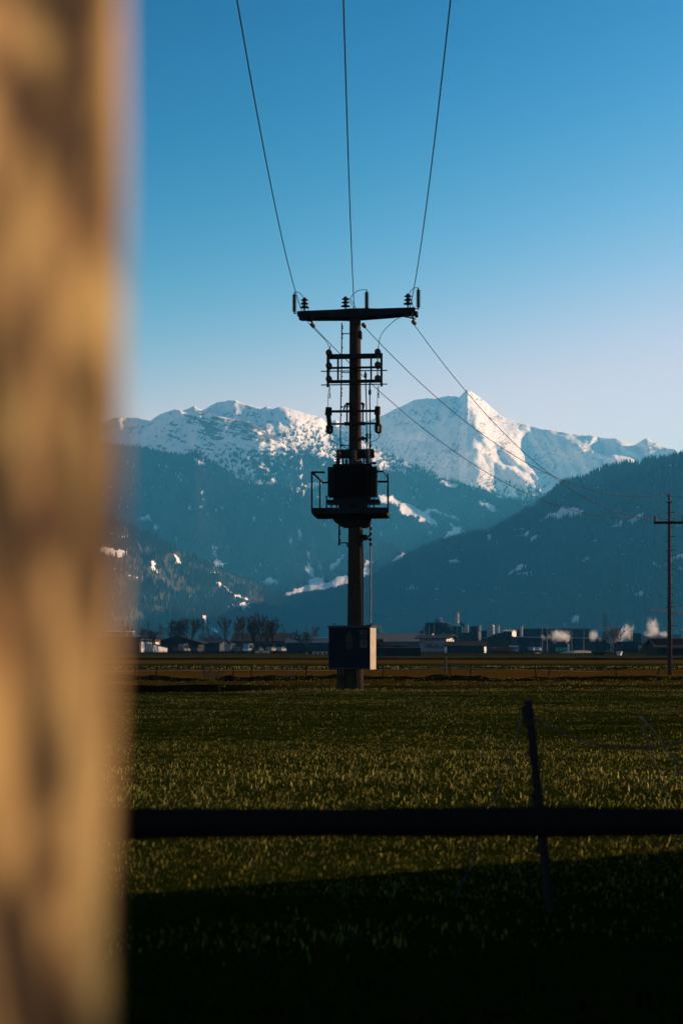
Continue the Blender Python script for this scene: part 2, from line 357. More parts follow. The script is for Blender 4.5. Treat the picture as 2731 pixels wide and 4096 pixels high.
litB2 = [T4(p) for p in ([(570, 252), (600, 262), (622, 272), (605, 290), (580, 292)], [(735, 266), (850, 291), (1010, 319), (1110, 358), (1150, 385), (1110, 366), (1010, 330), (850, 300)], [(1110, 385), (1150, 390), (1200, 432), (1330, 520), (1390, 570), (1340, 540), (1230, 470), (1130, 410)])]
snowB = [T4([(925, 700), (1180, 650), (1400, 575), (1330, 640), (1230, 690), (1195, 740), (1330, 770), (1500, 750), (1568, 730), (1568, 745), (1480, 790), (1300, 795), (1170, 790), (985, 755)])]
snowC = [T4(p) for p in ([(640, 570), (700, 590), (740, 600), (720, 620), (690, 615), (650, 600)], [(700, 820), (720, 810), (730, 830), (715, 860)], [(610, 905), (635, 905), (640, 930), (615, 950)], [(700, 900), (725, 905), (725, 930), (705, 925)], [(545, 930), (560, 925), (560, 950)], [(290, 985), (350, 990), (360, 1010), (260, 1012)], [(380, 1050), (400, 1040), (395, 1100), (370, 1080)])] + \
    [T6(p) for p in ([(735, 250), (910, 255), (860, 290), (800, 288)], [(1105, 385), (1180, 365), (1240, 395), (1240, 410), (1190, 430), (1150, 430), (1140, 410)], [(1265, 490), (1330, 470), (1370, 430), (1460, 430), (1460, 380), (1500, 400), (1520, 370), (1568, 340), (1568, 470), (1480, 475), (1430, 490), (1340, 520), (1280, 515)], [(1310, 90), (1345, 80), (1345, 130), (1320, 155)], [(1370, 20), (1405, 40), (1410, 120), (1380, 140), (1385, 60)], [(1420, 290), (1480, 290), (1500, 380), (1460, 370)], [(1440, 170), (1455, 180), (1465, 270), (1455, 260)], [(1160, 460), (1210, 480), (1190, 495)])] + \
    [T3(p) for p in ([(230, 550), (345, 490), (300, 540), (280, 590), (300, 680), (265, 680)], [(360, 690), (430, 610), (560, 490), (625, 480), (560, 560), (490, 650)], [(130, 880), (240, 760), (280, 870), (630, 720), (850, 640), (850, 900), (630, 900), (420, 980), (300, 960), (0, 1000), (0, 895), (130, 890)], [(850, 550), (900, 570), (1050, 525), (960, 590), (950, 750), (900, 820), (850, 820)], [(1015, 760), (1060, 700), (1200, 640), (1250, 530), (1400, 410), (1478, 410), (1478, 480), (1300, 590), (1080, 730)], [(100, 400), (130, 500), (160, 700), (200, 790), (130, 780), (110, 600)])]
snowE = [T5(p) for p in ([(790, 725), (880, 690), (1000, 630), (1105, 630), (1090, 665), (1010, 670), (1000, 690), (960, 680), (860, 700), (800, 730)], [(785, 750), (850, 735), (830, 765)], [(820, 800), (860, 755), (895, 755), (880, 775)], [(1300, 680), (1395, 640), (1380, 660), (1330, 700), (1300, 690)], [(1220, 715), (1280, 695), (1275, 712), (1230, 725)], [(1010, 722), (1055, 706), (1040, 720)], [(640, 770), (665, 750), (655, 790)], [(760, 720), (800, 715), (790, 728)], [(1080, 495), (1115, 490), (1100, 520)], [(1550, 690), (1568, 685), (1600, 720), (1560, 720)])] + \
    [T7(p) for p in ([(235, 348), (320, 348), (330, 360), (270, 365)], [(360, 352), (430, 360), (400, 367)], [(720, 300), (790, 250), (835, 240), (830, 260), (760, 285)], [(780, 285), (850, 278), (855, 290), (790, 295)], [(955, 290), (1010, 270), (960, 292)], [(1090, 230), (1110, 215), (1140, 220), (1095, 235)], [(990, 535), (1010, 510), (1080, 485), (1075, 520), (1040, 522)], [(1330, 390), (1390, 370), (1390, 390), (1340, 398)], [(1370, 270), (1440, 240), (1480, 235), (1500, 220), (1568, 190), (1640, 170), (1640, 210), (1568, 215), (1530, 230), (1500, 250), (1410, 255)], [(1530, 265), (1568, 250), (1568, 272)], [(455, 225), (540, 225), (530, 240), (460, 240)], [(485, 375), (510, 368), (540, 375)], [(640, 420), (670, 414), (665, 424)], [(190, 380), (230, 380), (200, 384)], [(400, 410), (450, 402), (410, 416)], [(520, 370), (545, 370), (530, 382)])]
snowD = [T6(p) for p in ([(335, 255), (395, 265), (385, 290), (450, 370), (400, 330), (360, 305)], [(515, 200), (550, 225), (570, 270), (530, 260)], [(750, 305), (800, 325), (835, 340), (765, 330)], [(790, 390), (835, 402), (880, 436), (1000, 512), (1040, 530), (1000, 524), (920, 480), (830, 430)], [(610, 488), (700, 522), (690, 528), (640, 508)], [(885, 552), (1000, 550), (1080, 590), (1010, 592), (940, 585), (890, 560)], [(900, 603), (930, 603), (925, 615)], [(1030, 618), (1060, 618), (1050, 628)], [(1020, 545), (1050, 548), (1040, 555)], [(715, 635), (738, 645), (740, 680), (835, 745), (800, 747), (735, 692), (713, 672)], [(190, 335), (270, 365), (300, 385), (220, 355)], [(255, 400), (290, 420), (270, 425)], [(0, 55), (190, 75), (190, 92), (90, 75)], [(0, 145), (140, 175), (190, 190), (195, 220), (110, 225), (0, 210)], [(60, 285), (150, 312), (140, 320), (70, 298)], [(-300, -20), (-60, 30), (0, 60), (-120, 60)], [(350, -200), (400, -140), (385, -80), (340, -120)])]
meadD = [T6(p) for p in ([(755, 515), (830, 540), (870, 560), (820, 570), (770, 550)], [(800, 575), (900, 600), (1000, 610), (960, 630), (850, 615), (800, 590)], [(600, 505), (740, 550), (720, 560), (610, 515)], [(1100, 470), (1250, 500), (1200, 520)], [(0, 340), (200, 400), (480, 570), (500, 620), (300, 640), (0, 560)])]
print('t masks')
def big(p): return blur(p, 1)
# A : the high snow peak and the white ridge to its right
rA = raster(litA, 4, 5); treesA = raster([T5([(430, 480), (520, 430), (640, 375), (760, 440), (900, 520), (960, 560), (960, 700), (430, 700)])], 8, 6)
rB = raster(litB, 4, 7); sB = raster(snowB, 4, 8); rB2 = raster(litB2, 3, 9); sC = raster(snowC, 5, 10); sE = raster(snowE, 5, 11); sD = raster(snowD, 4, 12); mD = raster(meadD, 8, 13)

def maskA(U, V):
    n = fbm(U / 90., V / 60., 31, 4); n2 = fbm((U + V * .8) / 7., (V - U * .3) / 5., 33, 5)
    tr = sample(treesA, U, V)
    n3 = fbm((U - 1867) / 10. + V / 30., V / 34., 37, 5)
    rock = np.clip((n2 - .57 + (n - .5) * .5) * 6, 0, .62) * .9 + np.clip((n3 - .56) * 3, 0, .30)
    snow = 1 - np.clip(tr * ((fbm(U / 7., V / 9., 35, 3) - .35) * 1.6 + np.clip((V - 1960) / 120, -.4, .5)), 0, 1)
    return snow, rock * .9, 0 * snow
SB_LINE = [(0, 1790), (400, 1800), (560, 1790), (740, 1860), (900, 1912), (960, 1925), (1100, 1850), (1200, 1822), (1340, 1835), (1430, 1860), (1500, 1880), (1640, 1885), (1757, 1910), (1867, 1935), (2200, 1990)]
def maskB(U, V):
    line = interp(SB_LINE, U) + (fbm(U / 16., V / 40., 41, 4) - .5) * 50
    sn = (V < line).astype(float)
    treezone = np.clip((V - (line - 170)) / 130, 0, 1) * (U > 1040)
    n = fbm(U / 9., V / 6., 43, 4); sn = sn * (1 - np.clip(treezone * .42 + (n - .52) * 2.4, 0, .95) * (treezone > 0))
    streak = fbm((U + V * .5) / 9., V / 28., 44, 4)
    sn = np.maximum(sn, np.clip((streak - .66) * 6, 0, .6) * (V < line + 260))
    sn = np.maximum(sn, sample(sB, U, V)); lit = sample(rB, U, V); sn = np.maximum(sn, lit * (V > line) * .95)
    rock = np.clip((fbm((U + V * .6) / 8., V / 6., 45, 5) - .61 + (fbm(U / 80., V / 50., 49, 3) - .5) * .5) * 6, 0, .7) * (V < line)
    return sn, rock, np.clip((fbm(U / 60., V / 60., 46, 4) - .56) * 3, 0, .5) * (V > line)
def maskB2(U, V):
    n = .62 * fbm((U + V * .3) / 30., (V - U * .28) / 5., 51, 6) + .38 * fbm((U + V * .9) / 8., V / 9., 57, 4); m = np.clip((U - 735) / 60, 0, 1) * np.clip((1200 - U) / 60, 0, 1) * np.clip((1790 - V) / 40, 0, 1)
    rock = np.clip((n - .50 + .10 * m - .06 * (1 - m) + (fbm(U / 70., V / 45., 58, 3) - .5) * .35) * 7, 0, .95)
    tz = np.clip((V - 1790) / 60, 0, 1) * np.clip((U - 850) / 250, 0, 1)
    sn = 1 - np.clip(tz * .5 + (fbm(U / 8., V / 9., 53, 4) - .5) * 2.5, 0, 1) * (tz > .02)
    return sn, rock, 0 * sn
def maskC(U, V):
    st = fbm((U) / 8., V / 26., 61, 4); s0 = np.clip((st - .60) * 5, 0, .54) * (fbm(U / 120., V / 90., 62, 3) > .52)
    ridge = np.clip(1 - (V - interp(C_crest, U)) / 60, 0, 1) * (U > 780)
    s0 = np.maximum(s0, np.clip(ridge * .4 + (fbm(U / 9., V / 7., 63, 3) - .62) * 4, 0, 1) * (ridge > 0))
    return np.maximum(s0, sample(sC, U, V)), 0 * U, np.clip((fbm(U / 50., V / 70., 64, 4) - .52) * 4, 0, .55)
def maskD(U, V):
    return sample(sD, U, V), 0 * U, np.maximum(sample(mD, U, V) * .42, np.clip((fbm(U / 60., (V - U * .5) / 30., 71, 4) - .50) * 3, 0, .40))
def maskE(U, V):
    st = fbm(U / 14., V / 5., 81, 4); s0 = np.clip((st - .65) * 6, 0, .75) * (fbm(U / 130., V / 60., 82, 3) > .51)
    return np.maximum(s0, sample(sE, U, V)), 0 * U, np.clip((fbm(U / 90., V / 40., 84, 4) - .58) * 3, 0, .4)

high = terrain_material('snow_and_rock', (0.02, 0.028, 0.022), (0.035, 0.042, 0.03), ts=0.012)
wood_far = terrain_material('far_forest', (0.016, 0.026, 0.022), (0.062, 0.052, 0.038), snow=(0.78, 0.8, 0.84), ts=0.02)
wood_near = terrain_material('near_forest', (0.012, 0.02, 0.018), (0.042, 0.04, 0.03), snow=(0.62, 0.66, 0.7), ts=0.03)
sideA = GXX > 1867 + (GYY - 1560) * .15
gul = np.where(sideA, fbm((GXX - .62 * GYY) / 17., GYY / 90., 501, 4), fbm((GXX + .5 * GYY) / 17., GYY / 90., 503, 4)) - .5
gulB = fbm((GXX - .25 * GYY) / 15., GYY / 60., 505, 4) - .5
gulC = fbm((GXX + .2 * GYY) / 34., GYY / 160., 507, 4) - .5
def lit_slope(r, on, off, blur_k=1, g=None, ga=0): return blur(off + (on - off) * r + (0 if g is None else g * ga), blur_k)
A, gA = massif('snow_peak', A_crest, [(900, 11000), (3300, 9000)], R(36), 900, 3300, 2080, maskA, lit_slope(rA, 2.3, -.35, g=gul, ga=4.2), 22, high, 2.5, 4.5, seed=3)
B, gB = massif('snowy_ridge', B_crest, [(-400, 9400), (1300, 8200), (2300, 7000), (2600, 6700)], R(33), -400, 2600, 2480, maskB, lit_slope(rB, 2.1, -.4, g=gulB, ga=2.6), 17, high, 2.0, 4.5, seed=5)
B2, gB2 = massif('rocky_shoulder', B2_crest, [(500, 7900), (1250, 7500)], R(40), B2_crest[0][0], B2_crest[-1][0], 1960, maskB2, lit_slope(rB2, 2.2, -.7, g=gulB, ga=3.5), 30, high, 2.5, 4.0, seed=8, nscale=60, back=600)
C_, gC = massif('forested_mountain', C_crest, [(-400, 7300), (600, 6900), (1900, 6200)], R(38), -400, 1900, 2480, maskC, lit_slope(rB * 0, 0, -.6, g=gulC, ga=2.5), 16, wood_far, 2.0, 4.5, seed=11)
D_, gD = massif('valley_spur', D_crest, [(-400, 3400), (300, 3800), (1120, 5400), (1300, 5700)], R(28), -400, 1300, 2560, maskD, lit_slope(sD, 1.6, .1), 14, wood_far, 2.0, 4.5, seed=14)
E_, gE = massif('near_forested_slope', E_crest, [(880, 5900), (1500, 5500), (2200, 4700), (2731, 4200), (3300, 3800)], R(29), 880, 3300, 2560, maskE, lit_slope(sE * 0, 0, -.2, g=gulC, ga=2.5), 14, wood_near, 3.0, 5.0, seed=17)
for o in (A, B, B2, C_, D_, E_): o['kind'] = 'structure'
print('t massifs')

# conifers on the slopes: nobody could count them
cm = MB()
for k in range(3):
    z0 = .08 + .26 * k; rr = .20 - .055 * k
    n = 6; vs = [(rr * math.cos(6.283 * i / n + k), rr * math.sin(6.283 * i / n + k), z0) for i in range(n)] + [(0, 0, z0 + .44)]
    cm.add(vs, [(i, (i + 1) % n, n) for i in range(n)])
conifer_m = mat('conifer_green', (0.022, 0.032, 0.026), 1.0, (0.012, 0.02, 0.016), 1.5, spec=0.05)
larch_m = mat('bare_larch_brown', (0.07, 0.05, 0.04), 1.0, (0.04, 0.03, 0.025), 1.5, spec=0.05)
conifer = hidden_source('conifer', cm, conifer_m); larch = hidden_source('larch', cm, larch_m)
rng = np.random.default_rng(5)
def woods(name, g, count, hgt, weight, src, label):
    U, V, X, Y, Z, S = g
    wgt = weight(U, V, S) * (U > 150) * (U < 2780) * (Y ** 2)
    # area weight: vertex cells grow with distance already; keep plain
    p = (wgt / wgt.sum()).ravel(); i = rng.choice(p.size, count, p=p)
    jit = rng.uniform(-.5, .5, (count, 3)) * np.array([6, 6, 0]) * (Y.ravel()[i][:, None] / 4000)
    P = np.stack([X.ravel()[i], Y.ravel()[i], Z.ravel()[i]], -1) + jit; P[:, 2] -= 2
    o = scatter(name, P, rng.uniform(.6, 1.25, count) * hgt, src)
    return tag(o, label, 'forest', kind='stuff')
dark = lambda U, V, S: (S < .3).astype(float)
woods('conifer_forest', gE, 40000, 20, lambda U, V, S: (S < .22) * (V < 2570) * np.where(V - interp(E_crest, U) < 25, 3.5, 1), conifer, 'dark conifer forest covering the near right hillside')
woods('conifer_forest', gC, 30000, 22, lambda U, V, S: (S < .25) * np.where(V - interp(C_crest, U) < 25, 3, 1) * (V < 2450), conifer, 'hazy conifer forest on the mountain left of the pole')
woods('larch_forest', gC, 9000, 19, lambda U, V, S: (S < .4) * (fbm(U / 70., V / 90., 91, 3) > .52) * (V < 2400), larch, 'brownish leafless larches mixed into the mountain forest left of the pole')
woods('conifer_forest', gD, 17000, 18, lambda U, V, S: (S < .3) * (V < 2570) * (.12 + np.clip((fbm(U / 60., V / 40., 92, 5) - .38) * 5, 0, 1)), conifer, 'thin conifer forest on the low spur at the left')
woods('conifer_forest', gB, 20000, 20, lambda U, V, S: ((S < .6) & (V > interp(SB_LINE, U) - 110) & (U > 1000)) * 1.0 * (V < 2350), conifer, 'scattered conifers below the sunlit snow behind the transformer')
woods('conifer_forest', gB2, 5000, 16, lambda U, V, S: ((V > 1790) & (U > 850)) * (S < .7) * 1.0, conifer, 'sparse conifers at the foot of the rocky shoulder')
woods('conifer_forest', gA, 3500, 20, lambda U, V, S: (S < .62) * (V > 1800) * 1.0, conifer, 'dark conifers on the lower flank of the highest peak')
print('t woods')

# ---------------------------------------------------------------- the ground: one sheet to the foot of the mountains
def ground_h(x, y):
    x = np.asarray(x, float); y = np.asarray(y, float)
    h = (fbm(x / 3.0, y / 3.0, 201, 4) - .5) * .10 + (fbm(x / .8, y / .8, 202, 3) - .5) * .05
    h = h * np.clip((y - 3) / 6, 0, 1) * np.clip(1.5 - y / 400, 0.2, 1)
    def clods(y0, wd, amp, sc_, sd):
        e = np.exp(-((y - y0 - (fbm(x / 9., x * 0, sd) - .5) * wd) / wd) ** 2)
        return e * amp * (.25 + 1.6 * np.clip(fbm(x / sc_, y / (sc_ * .8), sd + 3, 4, True) - .45, 0, 1))
    h = h + clods(55.5, 1.1, .26, 1.3, 211) + clods(89, 2.5, .10, 1.0, 221) + clods(156, 5, .22, 1.6, 231) + clods(51.5, .9, .14, 1.0, 241)
    # shallow ditch with a steep far bank, deepest left of the pole
    left = .3 + .7 * np.clip((-x - 1) / 5, 0, 1) * np.clip((x + 17) / 3, 0, 1) + .35 * np.clip((x - 9) / 4, 0, 1)
    wob = (fbm(x / 2.5, x * 0, 251, 4) - .5) * 1.6
    t = np.clip((y - 41) / 6, 0, 1) * np.clip((48.9 + wob - y) / .5, 0, 1)
    h = h - left * .36 * t
    return h
ys = [-60.0, -30., -12., -4.]; y = 0.0
while y < 13000:
    ys.append(y); y += max(.16, y * .0075) if y < 420 else y * .12
xs = list(np.arange(-30, 30.01, .3))
e = 30.0
while e < 12000:
    e += max(.5, (e - 28) * .12); xs = [-e] + xs + [e]
ys = np.array(ys); xs = np.array(xs)
GXg, GYg = np.meshgrid(xs, ys); GZ = ground_h(GXg, GYg)
GZ = np.where(GYg > 1200, GZ * 0, GZ)
me = bpy.data.meshes.new('field'); nr, nc = GXg.shape
co = np.stack([GXg, GYg, GZ], -1).reshape(-1, 3).astype(np.float32); idx = np.arange(nr * nc).reshape(nr, nc)
q = np.stack([idx[:-1, :-1], idx[:-1, 1:], idx[1:, 1:], idx[1:, :-1]], -1).reshape(-1, 4)
me.vertices.add(len(co)); me.vertices.foreach_set('co', co.ravel()); me.loops.add(q.size); me.loops.foreach_set('vertex_index', q.ravel().astype(np.int32))
me.polygons.add(len(q)); me.polygons.foreach_set('loop_start', np.arange(0, q.size, 4, dtype=np.int32)); me.polygons.foreach_set('loop_total', np.full(len(q), 4, np.int32)); me.update(calc_edges=True)
me.polygons.foreach_set('use_smooth', np.ones(len(q), bool))
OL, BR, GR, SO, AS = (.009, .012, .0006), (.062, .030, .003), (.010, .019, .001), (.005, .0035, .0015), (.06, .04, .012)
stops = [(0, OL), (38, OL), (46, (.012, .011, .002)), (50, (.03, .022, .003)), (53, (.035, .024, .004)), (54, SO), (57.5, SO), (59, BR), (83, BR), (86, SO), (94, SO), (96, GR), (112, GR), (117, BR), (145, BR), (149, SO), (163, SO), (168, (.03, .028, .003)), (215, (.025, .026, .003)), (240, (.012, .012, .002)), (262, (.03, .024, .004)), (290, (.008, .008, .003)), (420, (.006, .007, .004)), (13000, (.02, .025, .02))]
Yw = GYg + (fbm(GXg / 14., GYg / 5., 301, 3) - .5) * np.clip(GYg * .07, 0, 9)
tint = np.stack([np.interp(Yw, [s[0] for s in stops], [s[1][c] for s in stops]) for c in range(3)], -1)
vv = .6 + .8 * fbm(GXg / 2.5, GYg / 1.2, 305, 4)
tint = tint * vv[..., None]
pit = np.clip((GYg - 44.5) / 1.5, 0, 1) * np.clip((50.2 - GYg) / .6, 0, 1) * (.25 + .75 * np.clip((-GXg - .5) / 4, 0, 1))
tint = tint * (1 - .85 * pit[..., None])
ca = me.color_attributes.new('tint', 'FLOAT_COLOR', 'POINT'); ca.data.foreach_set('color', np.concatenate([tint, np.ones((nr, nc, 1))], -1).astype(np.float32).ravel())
gm = bpy.data.materials.new('field_soil_and_turf'); gm.use_nodes = True; n = gm.node_tree.nodes; l = gm.node_tree.links; b = n['Principled BSDF']
b.inputs['Roughness'].default_value = 1.0; b.inputs['Specular IOR Level'].default_value = .0
at = n.new('ShaderNodeAttribute'); at.attribute_name = 'tint'; tc = n.new('ShaderNodeTexCoord'); no = n.new('ShaderNodeTexNoise'); no.inputs['Scale'].default_value = 5; no.inputs['Detail'].default_value = 8; no.inputs['Roughness'].default_value = .7
l.new(tc.outputs['Object'], no.inputs['Vector']); mr = n.new('ShaderNodeMapRange'); mr.inputs[1].default_value = .35; mr.inputs[2].default_value = .65; mr.inputs[3].default_value = .35; mr.inputs[4].default_value = 1.7
l.new(no.outputs['Fac'], mr.inputs[0]); vm = n.new('ShaderNodeVectorMath'); vm.operation = 'SCALE'; l.new(at.outputs['Color'], vm.inputs[0]); l.new(mr.outputs[0], vm.inputs['Scale']); l.new(vm.outputs[0], b.inputs['Base Color'])
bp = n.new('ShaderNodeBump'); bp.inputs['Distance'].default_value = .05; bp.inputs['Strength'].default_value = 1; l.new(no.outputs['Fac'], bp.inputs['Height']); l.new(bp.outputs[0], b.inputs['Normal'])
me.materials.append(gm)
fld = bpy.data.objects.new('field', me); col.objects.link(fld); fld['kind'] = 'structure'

# grass: clumps of bent blades on every point
def blade_mat(name, c, rough=.45, trans=.25, spec=.35):
    m = bpy.data.materials.new(name); m.use_nodes = True; n = m.node_tree.nodes; l = m.node_tree.links; b = n['Principled BSDF']
    tc = n.new('ShaderNodeTexCoord'); no = n.new('ShaderNodeTexNoise'); no.inputs['Scale'].default_value = 25; l.new(tc.outputs['Object'], no.inputs['Vector'])
    rp = n.new('ShaderNodeValToRGB'); rp.color_ramp.elements[0].position = .35; rp.color_ramp.elements[1].position = .68
    rp.color_ramp.elements[0].color = (*[q * .45 for q in c], 1); rp.color_ramp.elements[1].color = (*[min(1, q * 1.5) for q in c], 1)
    l.new(no.outputs['Fac'], rp.inputs[0]); l.new(rp.outputs[0], b.inputs['Base Color'])
    b.inputs['Roughness'].default_value = rough; b.inputs['Specular IOR Level'].default_value = spec
    tr = n.new('ShaderNodeBsdfTranslucent'); l.new(rp.outputs[0], tr.inputs[0]); mx = n.new('ShaderNodeMixShader'); mx.inputs[0].default_value = trans
    l.new(b.outputs[0], mx.inputs[1]); l.new(tr.outputs[0], mx.inputs[2]); l.new(mx.outputs[0], n['Material Output'].inputs[0])
    return m
green_b = blade_mat('green_grass_blade', (.012, .027, .0005), .7, .3, .03); straw_b = blade_mat('straw_blade', (.85, .60, .13), .45, .5, .3); brown_b = blade_mat('dry_brown_blade', (.038, .026, .001), .7, .3, .03)
def clump(seed, nb, rad, h0, h1, wd, straws):
    r = random.Random(seed); mb = MB(); ids = []
    for i in range(nb):
        a = r.uniform(0, 6.283); q = rad * math.sqrt(r.random()); x, y = q * math.cos(a), q * math.sin(a)
        h = r.uniform(h0, h1); d = r.uniform(0, 6.283); le = r.uniform(.2, 1.0) * h; f = r.uniform(0, 6.283); w_ = wd * r.uniform(.6, 1.3)
        ux, uy = math.cos(f) * w_, math.sin(f) * w_; lx, ly = math.cos(d) * le, math.sin(d) * le
        mb.add([(x - ux, y - uy, -.02), (x + ux, y + uy, -.02), (x + lx * .35 + ux * .7, y + ly * .35 + uy * .7, h * .6), (x + lx * .35 - ux * .7, y + ly * .35 - uy * .7, h * .6), (x + lx, y + ly, h)], [(0, 1, 2, 3), (3, 2, 4)])
        k = 1 if r.random() < straws[0] else (2 if r.random() < straws[1] else 0); ids += [k, k]
    return mb, ids
def fronds(name, n, dmin, dmax, seed, spec_, scl, pw, label, cond=None):
    r = np.random.default_rng(seed)
    mb, ids = clump(seed, *spec_)
    src = hidden_source('grass_clump', mb, None, [green_b, straw_b, brown_b], ids)
    d = dmin * (dmax / dmin) ** (r.random(n) ** pw)
    x = (r.random(n) * 2 - 1) * (.255 * d + .6)
    s = r.uniform(.7, 1.3, n) * scl
    pat = fbm(x / 1.8, d / 1.1, 401, 3); s = s * (.3 + .95 * pat ** 1.3)
    s = s * (.62 + .8 * fbm(x / 9., d / 3.2, 405, 3)) * np.interp(d, [5, 12, 24, 50], [1.05, 1.15, .85, .8])
    if cond is not None:
        k = cond(x, d, pat, r); x, d, s = x[k], d[k], s[k]
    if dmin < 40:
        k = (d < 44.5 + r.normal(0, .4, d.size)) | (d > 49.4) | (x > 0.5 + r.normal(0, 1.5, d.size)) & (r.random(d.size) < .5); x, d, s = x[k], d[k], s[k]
    P = np.stack([x, d, ground_h(x, d)], -1)
    o = scatter(name, P, s, src, tilt=.15)
    return tag(o, label, 'grass', kind='stuff')
fronds('grass', 52000, 4.6, 50, 1, (56, .15, .006, .026, .0016, (.010, .12)), 1.0, .58, 'short dark green pasture grass in front of the pole')
fronds('grass', 34000, 4.6, 50, 2, (46, .16, .006, .026, .0016, (.03, .55)), 1.0, .58, 'mixed dry and green pasture grass in front of the pole', lambda x, d, p, r: fbm(x / 6., d / 1.7, 431, 3) + r.normal(0, .05, x.size) > .53)
fronds('grass', 24000, 8.4, 60, 3, (4, .24, .012, .040, .0022, (.85, .3)), 1.0, .62, 'pale dry stalks glinting in the pasture', lambda x, d, p, r: r.random(x.size) < np.interp(d, [8, 14, 25, 50], [.8, 1, .4, .3]))
fronds('grass', 15000, 50, 150, 4, (16, .5, .015, .045, .004, (.015, .7)), 1.2, .8, 'dry brown stubble beyond the pole', lambda x, d, p, r: ((d > 57) & (d < 85)) | ((d > 115) & (d < 146)))
fronds('grass', 900, 84, 95, 5, (3, .5, .05, .16, .009, (.95, .5)), 1.0, 1, 'maize stubble with bright leaves in the dark furrow')
fronds('grass', 3500, 44, 58, 6, (22, .2, .03, .11, .003, (.06, .6)), 1.0, 1, 'rough tufts along the bank by the pole foot')
# brushy dead weeds by the ditch
for (px, d, nst, hh) in ((835, 55, 30, .75), (860, 55.4, 14, .5), (1150, 55, 14, .5), (730, 55.2, 10, .35)):
    mb = MB(); x0 = sx(px, d); r = random.Random(px); z0 = float(ground_h(x0, d))
    for i in range(nst):
        x = x0 + r.gauss(0, .22); mb.path([(x, d + r.gauss(0, .15), z0 - .05), (x + r.gauss(0, .04), d, z0 + hh * r.uniform(.4, .6)), (x + r.gauss(0, .1), d, z0 + hh * r.uniform(.7, 1.1))], .006, 3)
    o = mb.build('dead_weeds', mat('dead_stalk', (.10, .07, .04), .9), loc=(x0, d, z0))
    tag(o, {835: 'tallest clump of thin brown dead weeds on the bank, left of the pole', 860: 'short dead weeds just right of the tallest clump on the bank', 1150: 'low dead weeds on the bank close to the left of the pole', 730: 'sparse dead weeds on the bank near the left wooden post'}[px], 'weeds')
# earth lumps on the bank
for i, (px, py, s) in enumerate(((614, 2722, .23), (925, 2722, .24), (1005, 2726, .13), (1075, 2722, .12), (760, 2732, .10))):
    d = 54.0; x = sx(px, d); z = float(ground_h(x, d)); mb = MB(); vs = []; r = random.Random(i)
    prof = [(.01, 1.0), (.5, .92), (.8, .6), (1.0, .2), (1.05, -.4)]
    mb.lathe([(a * s, z + b_ * s) for a, b_ in prof], (x, d, 0), n=12)
    mb.v = [(a + r.gauss(0, s * .07), b_ + r.gauss(0, s * .07), c + r.gauss(0, s * .08)) for a, b_, c in mb.v]
    o = mb.build('earth_clod', mat('earth', (.010, .007, .004), 1, (.006, .004, .003), 12, .01, spec=.0), loc=(x, d, z), smooth=False)
    tag(o, ['round dark clod at the foot of the second thin stake from the left post', 'big dark clod at the foot of the tilted stake left of the weeds gap', 'small clod under the upright thin stake in the middle', 'small clod on the bank halfway to the pole', 'smallest clod on the bank near the tall dead weeds'][i], 'earth clod')

# ---------------------------------------------------------------- foreground: post, rail fence, leaning stake, added shade-casting shed outside the frame
pm = bpy.data.materials.new('sunlit_rough_wood'); pm.use_nodes = True; n = pm.node_tree.nodes; l = pm.node_tree.links; b = n['Principled BSDF']; b.inputs['Roughness'].default_value = .85; b.inputs['Specular IOR Level'].default_value = .15
tc = n.new('ShaderNodeTexCoord'); mp = n.new('ShaderNodeMapping'); mp.inputs['Scale'].default_value = (40, 40, 13); l.new(tc.outputs['Object'], mp.inputs[0])
n1 = n.new('ShaderNodeTexNoise'); n1.inputs['Scale'].default_value = 1; n1.inputs['Detail'].default_value = 4; n1.inputs['Roughness'].default_value = .55; n1.inputs['Distortion'].default_value = .6; l.new(mp.outputs[0], n1.inputs['Vector'])
r1 = n.new('ShaderNodeValToRGB'); cr = r1.color_ramp; cr.elements[0].position = .43; cr.elements[1].position = .585
cr.elements[0].color = (.08, .045, .022, 1); cr.elements[1].color = (.80, .50, .18, 1); e_ = cr.elements.new(.50); e_.color = (.36, .21, .075, 1)
l.new(n1.outputs['Fac'], r1.inputs[0]); mp2 = n.new('ShaderNodeMapping'); mp2.inputs['Scale'].default_value = (300, 300, 9); l.new(tc.outputs['Object'], mp2.inputs[0])
n2 = n.new('ShaderNodeTexNoise'); n2.inputs['Scale'].default_value = 1; n2.inputs['Detail'].default_value = 5; l.new(mp2.outputs[0], n2.inputs['Vector'])
mx = n.new('ShaderNodeMix'); mx.data_type = 'RGBA'; mx.blend_type = 'MULTIPLY'; mx.inputs[0].default_value = .6; l.new(r1.outputs[0], mx.inputs[6]); l.new(n2.outputs['Color'], mx.inputs[7]); l.new(mx.outputs[2], b.inputs['Base Color'])
bp = n.new('ShaderNodeBump'); bp.inputs['Distance'].default_value = .004; l.new(n1.outputs['Fac'], bp.inputs['Height']); l.new(bp.outputs[0], b.inputs['Normal'])
